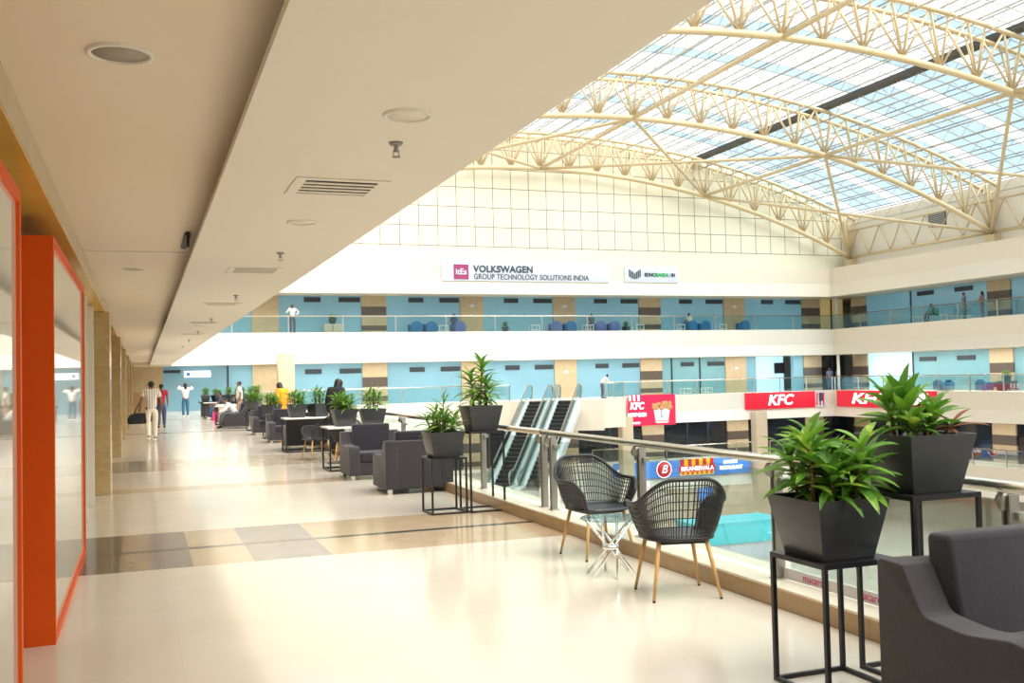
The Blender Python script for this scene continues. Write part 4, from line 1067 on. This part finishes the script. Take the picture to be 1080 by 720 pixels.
person('man standing behind the tables in light shirt with tan sleeves, far down the walkway', (3.62, 40.7, 0), PI/2, dict(elr=(.24, .0, 1.1), wrr=(.2, .2, 1.0)), 'cloth_white', 'cloth_tan', 'cloth_black', h=1.7)
person('woman in yellow orange dress with dark hair, partly behind planters', (3.86, 29.7, 0), .6, dict(chest=(0, .05, 1.27), neck=(0, .1, 1.41), head=(0, .15, 1.52), top=(0, .16, 1.60)), 'cloth_orange', 'cloth_orange', 'cloth_black', long_hair=True, sleeve='long', h=1.66)
person('person in loose black clothes standing behind the nearer table of planters', (3.90, 21.3, 0), -.9, dict(chest=(.0, .03, 1.26), neck=(0, .07, 1.40), head=(0, .12, 1.52), top=(0, .12, 1.60)), 'cloth_black', 'cloth_black', 'cloth_black', long_hair=True, sleeve='long', h=1.72, girth=1.1)
person('man in white shirt and dark trousers phoning on the upper far gallery', (8.55, 60.6, z3), PI, dict(elr=(.36, .05, 1.16), wrr=(.12, .14, 1.50), ell=(-.38, -.06, 1.18), wrl=(-.16, .10, 1.04)), 'cloth_white', 'cloth_grey', 'cloth_black', sleeve='long', h=1.78)
person('person seated in a violet blue chair on the upper far gallery beside the third pier', (18.9, 61.15, z3), -.4, SIT, 'cloth_navy', 'cloth_navy', 'cloth_black')
person('person in dark top seated on the upper far gallery right of the fourth pier', (28.7, 61.2, z3), .2, SIT, 'cloth_grey', 'cloth_navy', 'cloth_black')
person('person in white seated behind a blue chair on the upper far gallery', (36.5, 61.55, z3), .2, SIT, 'cloth_white', 'cloth_navy', 'cloth_black', h=1.8)
person('man in white shirt leaning on the landing rail by the escalators', (28.0, 58.15, .03), -PI/2-.1, dict(pel=(0, -.12, .92), waist=(0, -.05, 1.06), chest=(0, .10, 1.20), neck=(0, .21, 1.31), head=(0, .28, 1.42), top=(0, .31, 1.50), shl=(-.17, .12, 1.28), shr=(.17, .12, 1.28), ell=(-.2, .24, 1.04), elr=(.2, .24, 1.04), wrl=(-.06, .45, 1.06), wrr=(.06, .45, 1.06), hil=(-.09, -.12, .9), hir=(.09, -.12, .9), knl=(-.1, -.06, .48), knr=(.1, -.02, .48), anl=(-.1, -.12, .08), anr=(.1, -.02, .08), tol=(-.1, .03, .035), tor=(.1, .12, .035)), 'cloth_white', 'cloth_grey', 'cloth_black', sleeve='long', h=1.74)
person('man in blue shirt and teal trousers standing on the upper right gallery', (48.5, 48.4, z3), -PI/2-.5, None, 'cloth_blue', 'cloth_teal', 'cloth_black', h=1.76)
person('woman with long dark hair standing on the upper right gallery', (48.5, 46.95, z3), .5, dict(elr=(.22, .1, 1.12), wrr=(.1, .28, 1.12), ell=(-.22, .1, 1.12), wrl=(-.1, .28, 1.12)), 'cloth_mauve', 'cloth_mauve', 'cloth_black', long_hair=True, skin='skin_tan', h=1.72)
person('person in teal top seated on the green chair, upper right gallery', (48.45, 51.1, z3), PI/2, SIT, 'cloth_teal', 'cloth_navy', 'cloth_black')
person('man in blue shirt by the dark glass doors of the middle far corner', (48.15, 61.2, .036), PI-.6, None, 'cloth_blue', 'cloth_navy', 'cloth_black')
person('person in mauve by the dark glass doors of the middle far corner', (48.9, 61.2, .036), PI/2, None, 'cloth_mauve', 'cloth_navy', 'cloth_black', h=1.66)

# ------------------------------------------------------------------ light
w = bpy.data.worlds.new('sky'); sc.world = w; w.use_nodes = True
bgn = w.node_tree.nodes['Background']
tcn = N(w.node_tree, 'ShaderNodeTexCoord'); ns = noise(w.node_tree, tcn.outputs['Generated'], 2.2, 5)
w.node_tree.links.new(mixc(w.node_tree, ns, (.72, .86, 1.0), (1, 1, 1)), bgn.inputs[0])
bgn.inputs[1].default_value = 1.1
def area(name, loc, size, power, col, rot=(0, 0, 0)):
    l = bpy.data.lights.new(name, 'AREA'); l.shape = 'RECTANGLE'; l.size, l.size_y = size; l.energy = power; l.color = col
    o = bpy.data.objects.new(name, l); COL.objects.link(o); o.location = loc; o.rotation_euler = rot; return o
sl = bpy.data.lights.new('sun', 'SUN'); sl.energy = 5.2; sl.angle = math.radians(70); sl.color = (1, .95, .86)
so = bpy.data.objects.new('sun', sl); COL.objects.link(so)
so.rotation_euler = Vector((-.38, .60, -.72)).to_track_quat('-Z', 'Y').to_euler()
# fill strips added behind the fascias to brighten the shopfronts
for k in (1, 2, 3):
    z = LV[k]+2.60
    area('gallery_fill', (26, 60.9, z), (42, .25), (1500 if k == 3 else 450) if k > 1 else 350, (1, .97, .92))
    area('gallery_fill', (48.7, 27, z), (.25, 62), (2200 if k == 3 else 1100) if k > 1 else 450, (1, .97, .92))
area('gallery_fill', (26, 60.9, LV[0]+2.55), (42, .25), 500, (1, .95, .88))
# no cove lamp; light from the left shops is glow added to their glass

sc.view_settings.view_transform = 'Standard'; sc.view_settings.look = 'None'; sc.view_settings.gamma = 1; sc.view_settings.use_curve_mapping = False
sc.view_settings.exposure = 0.68
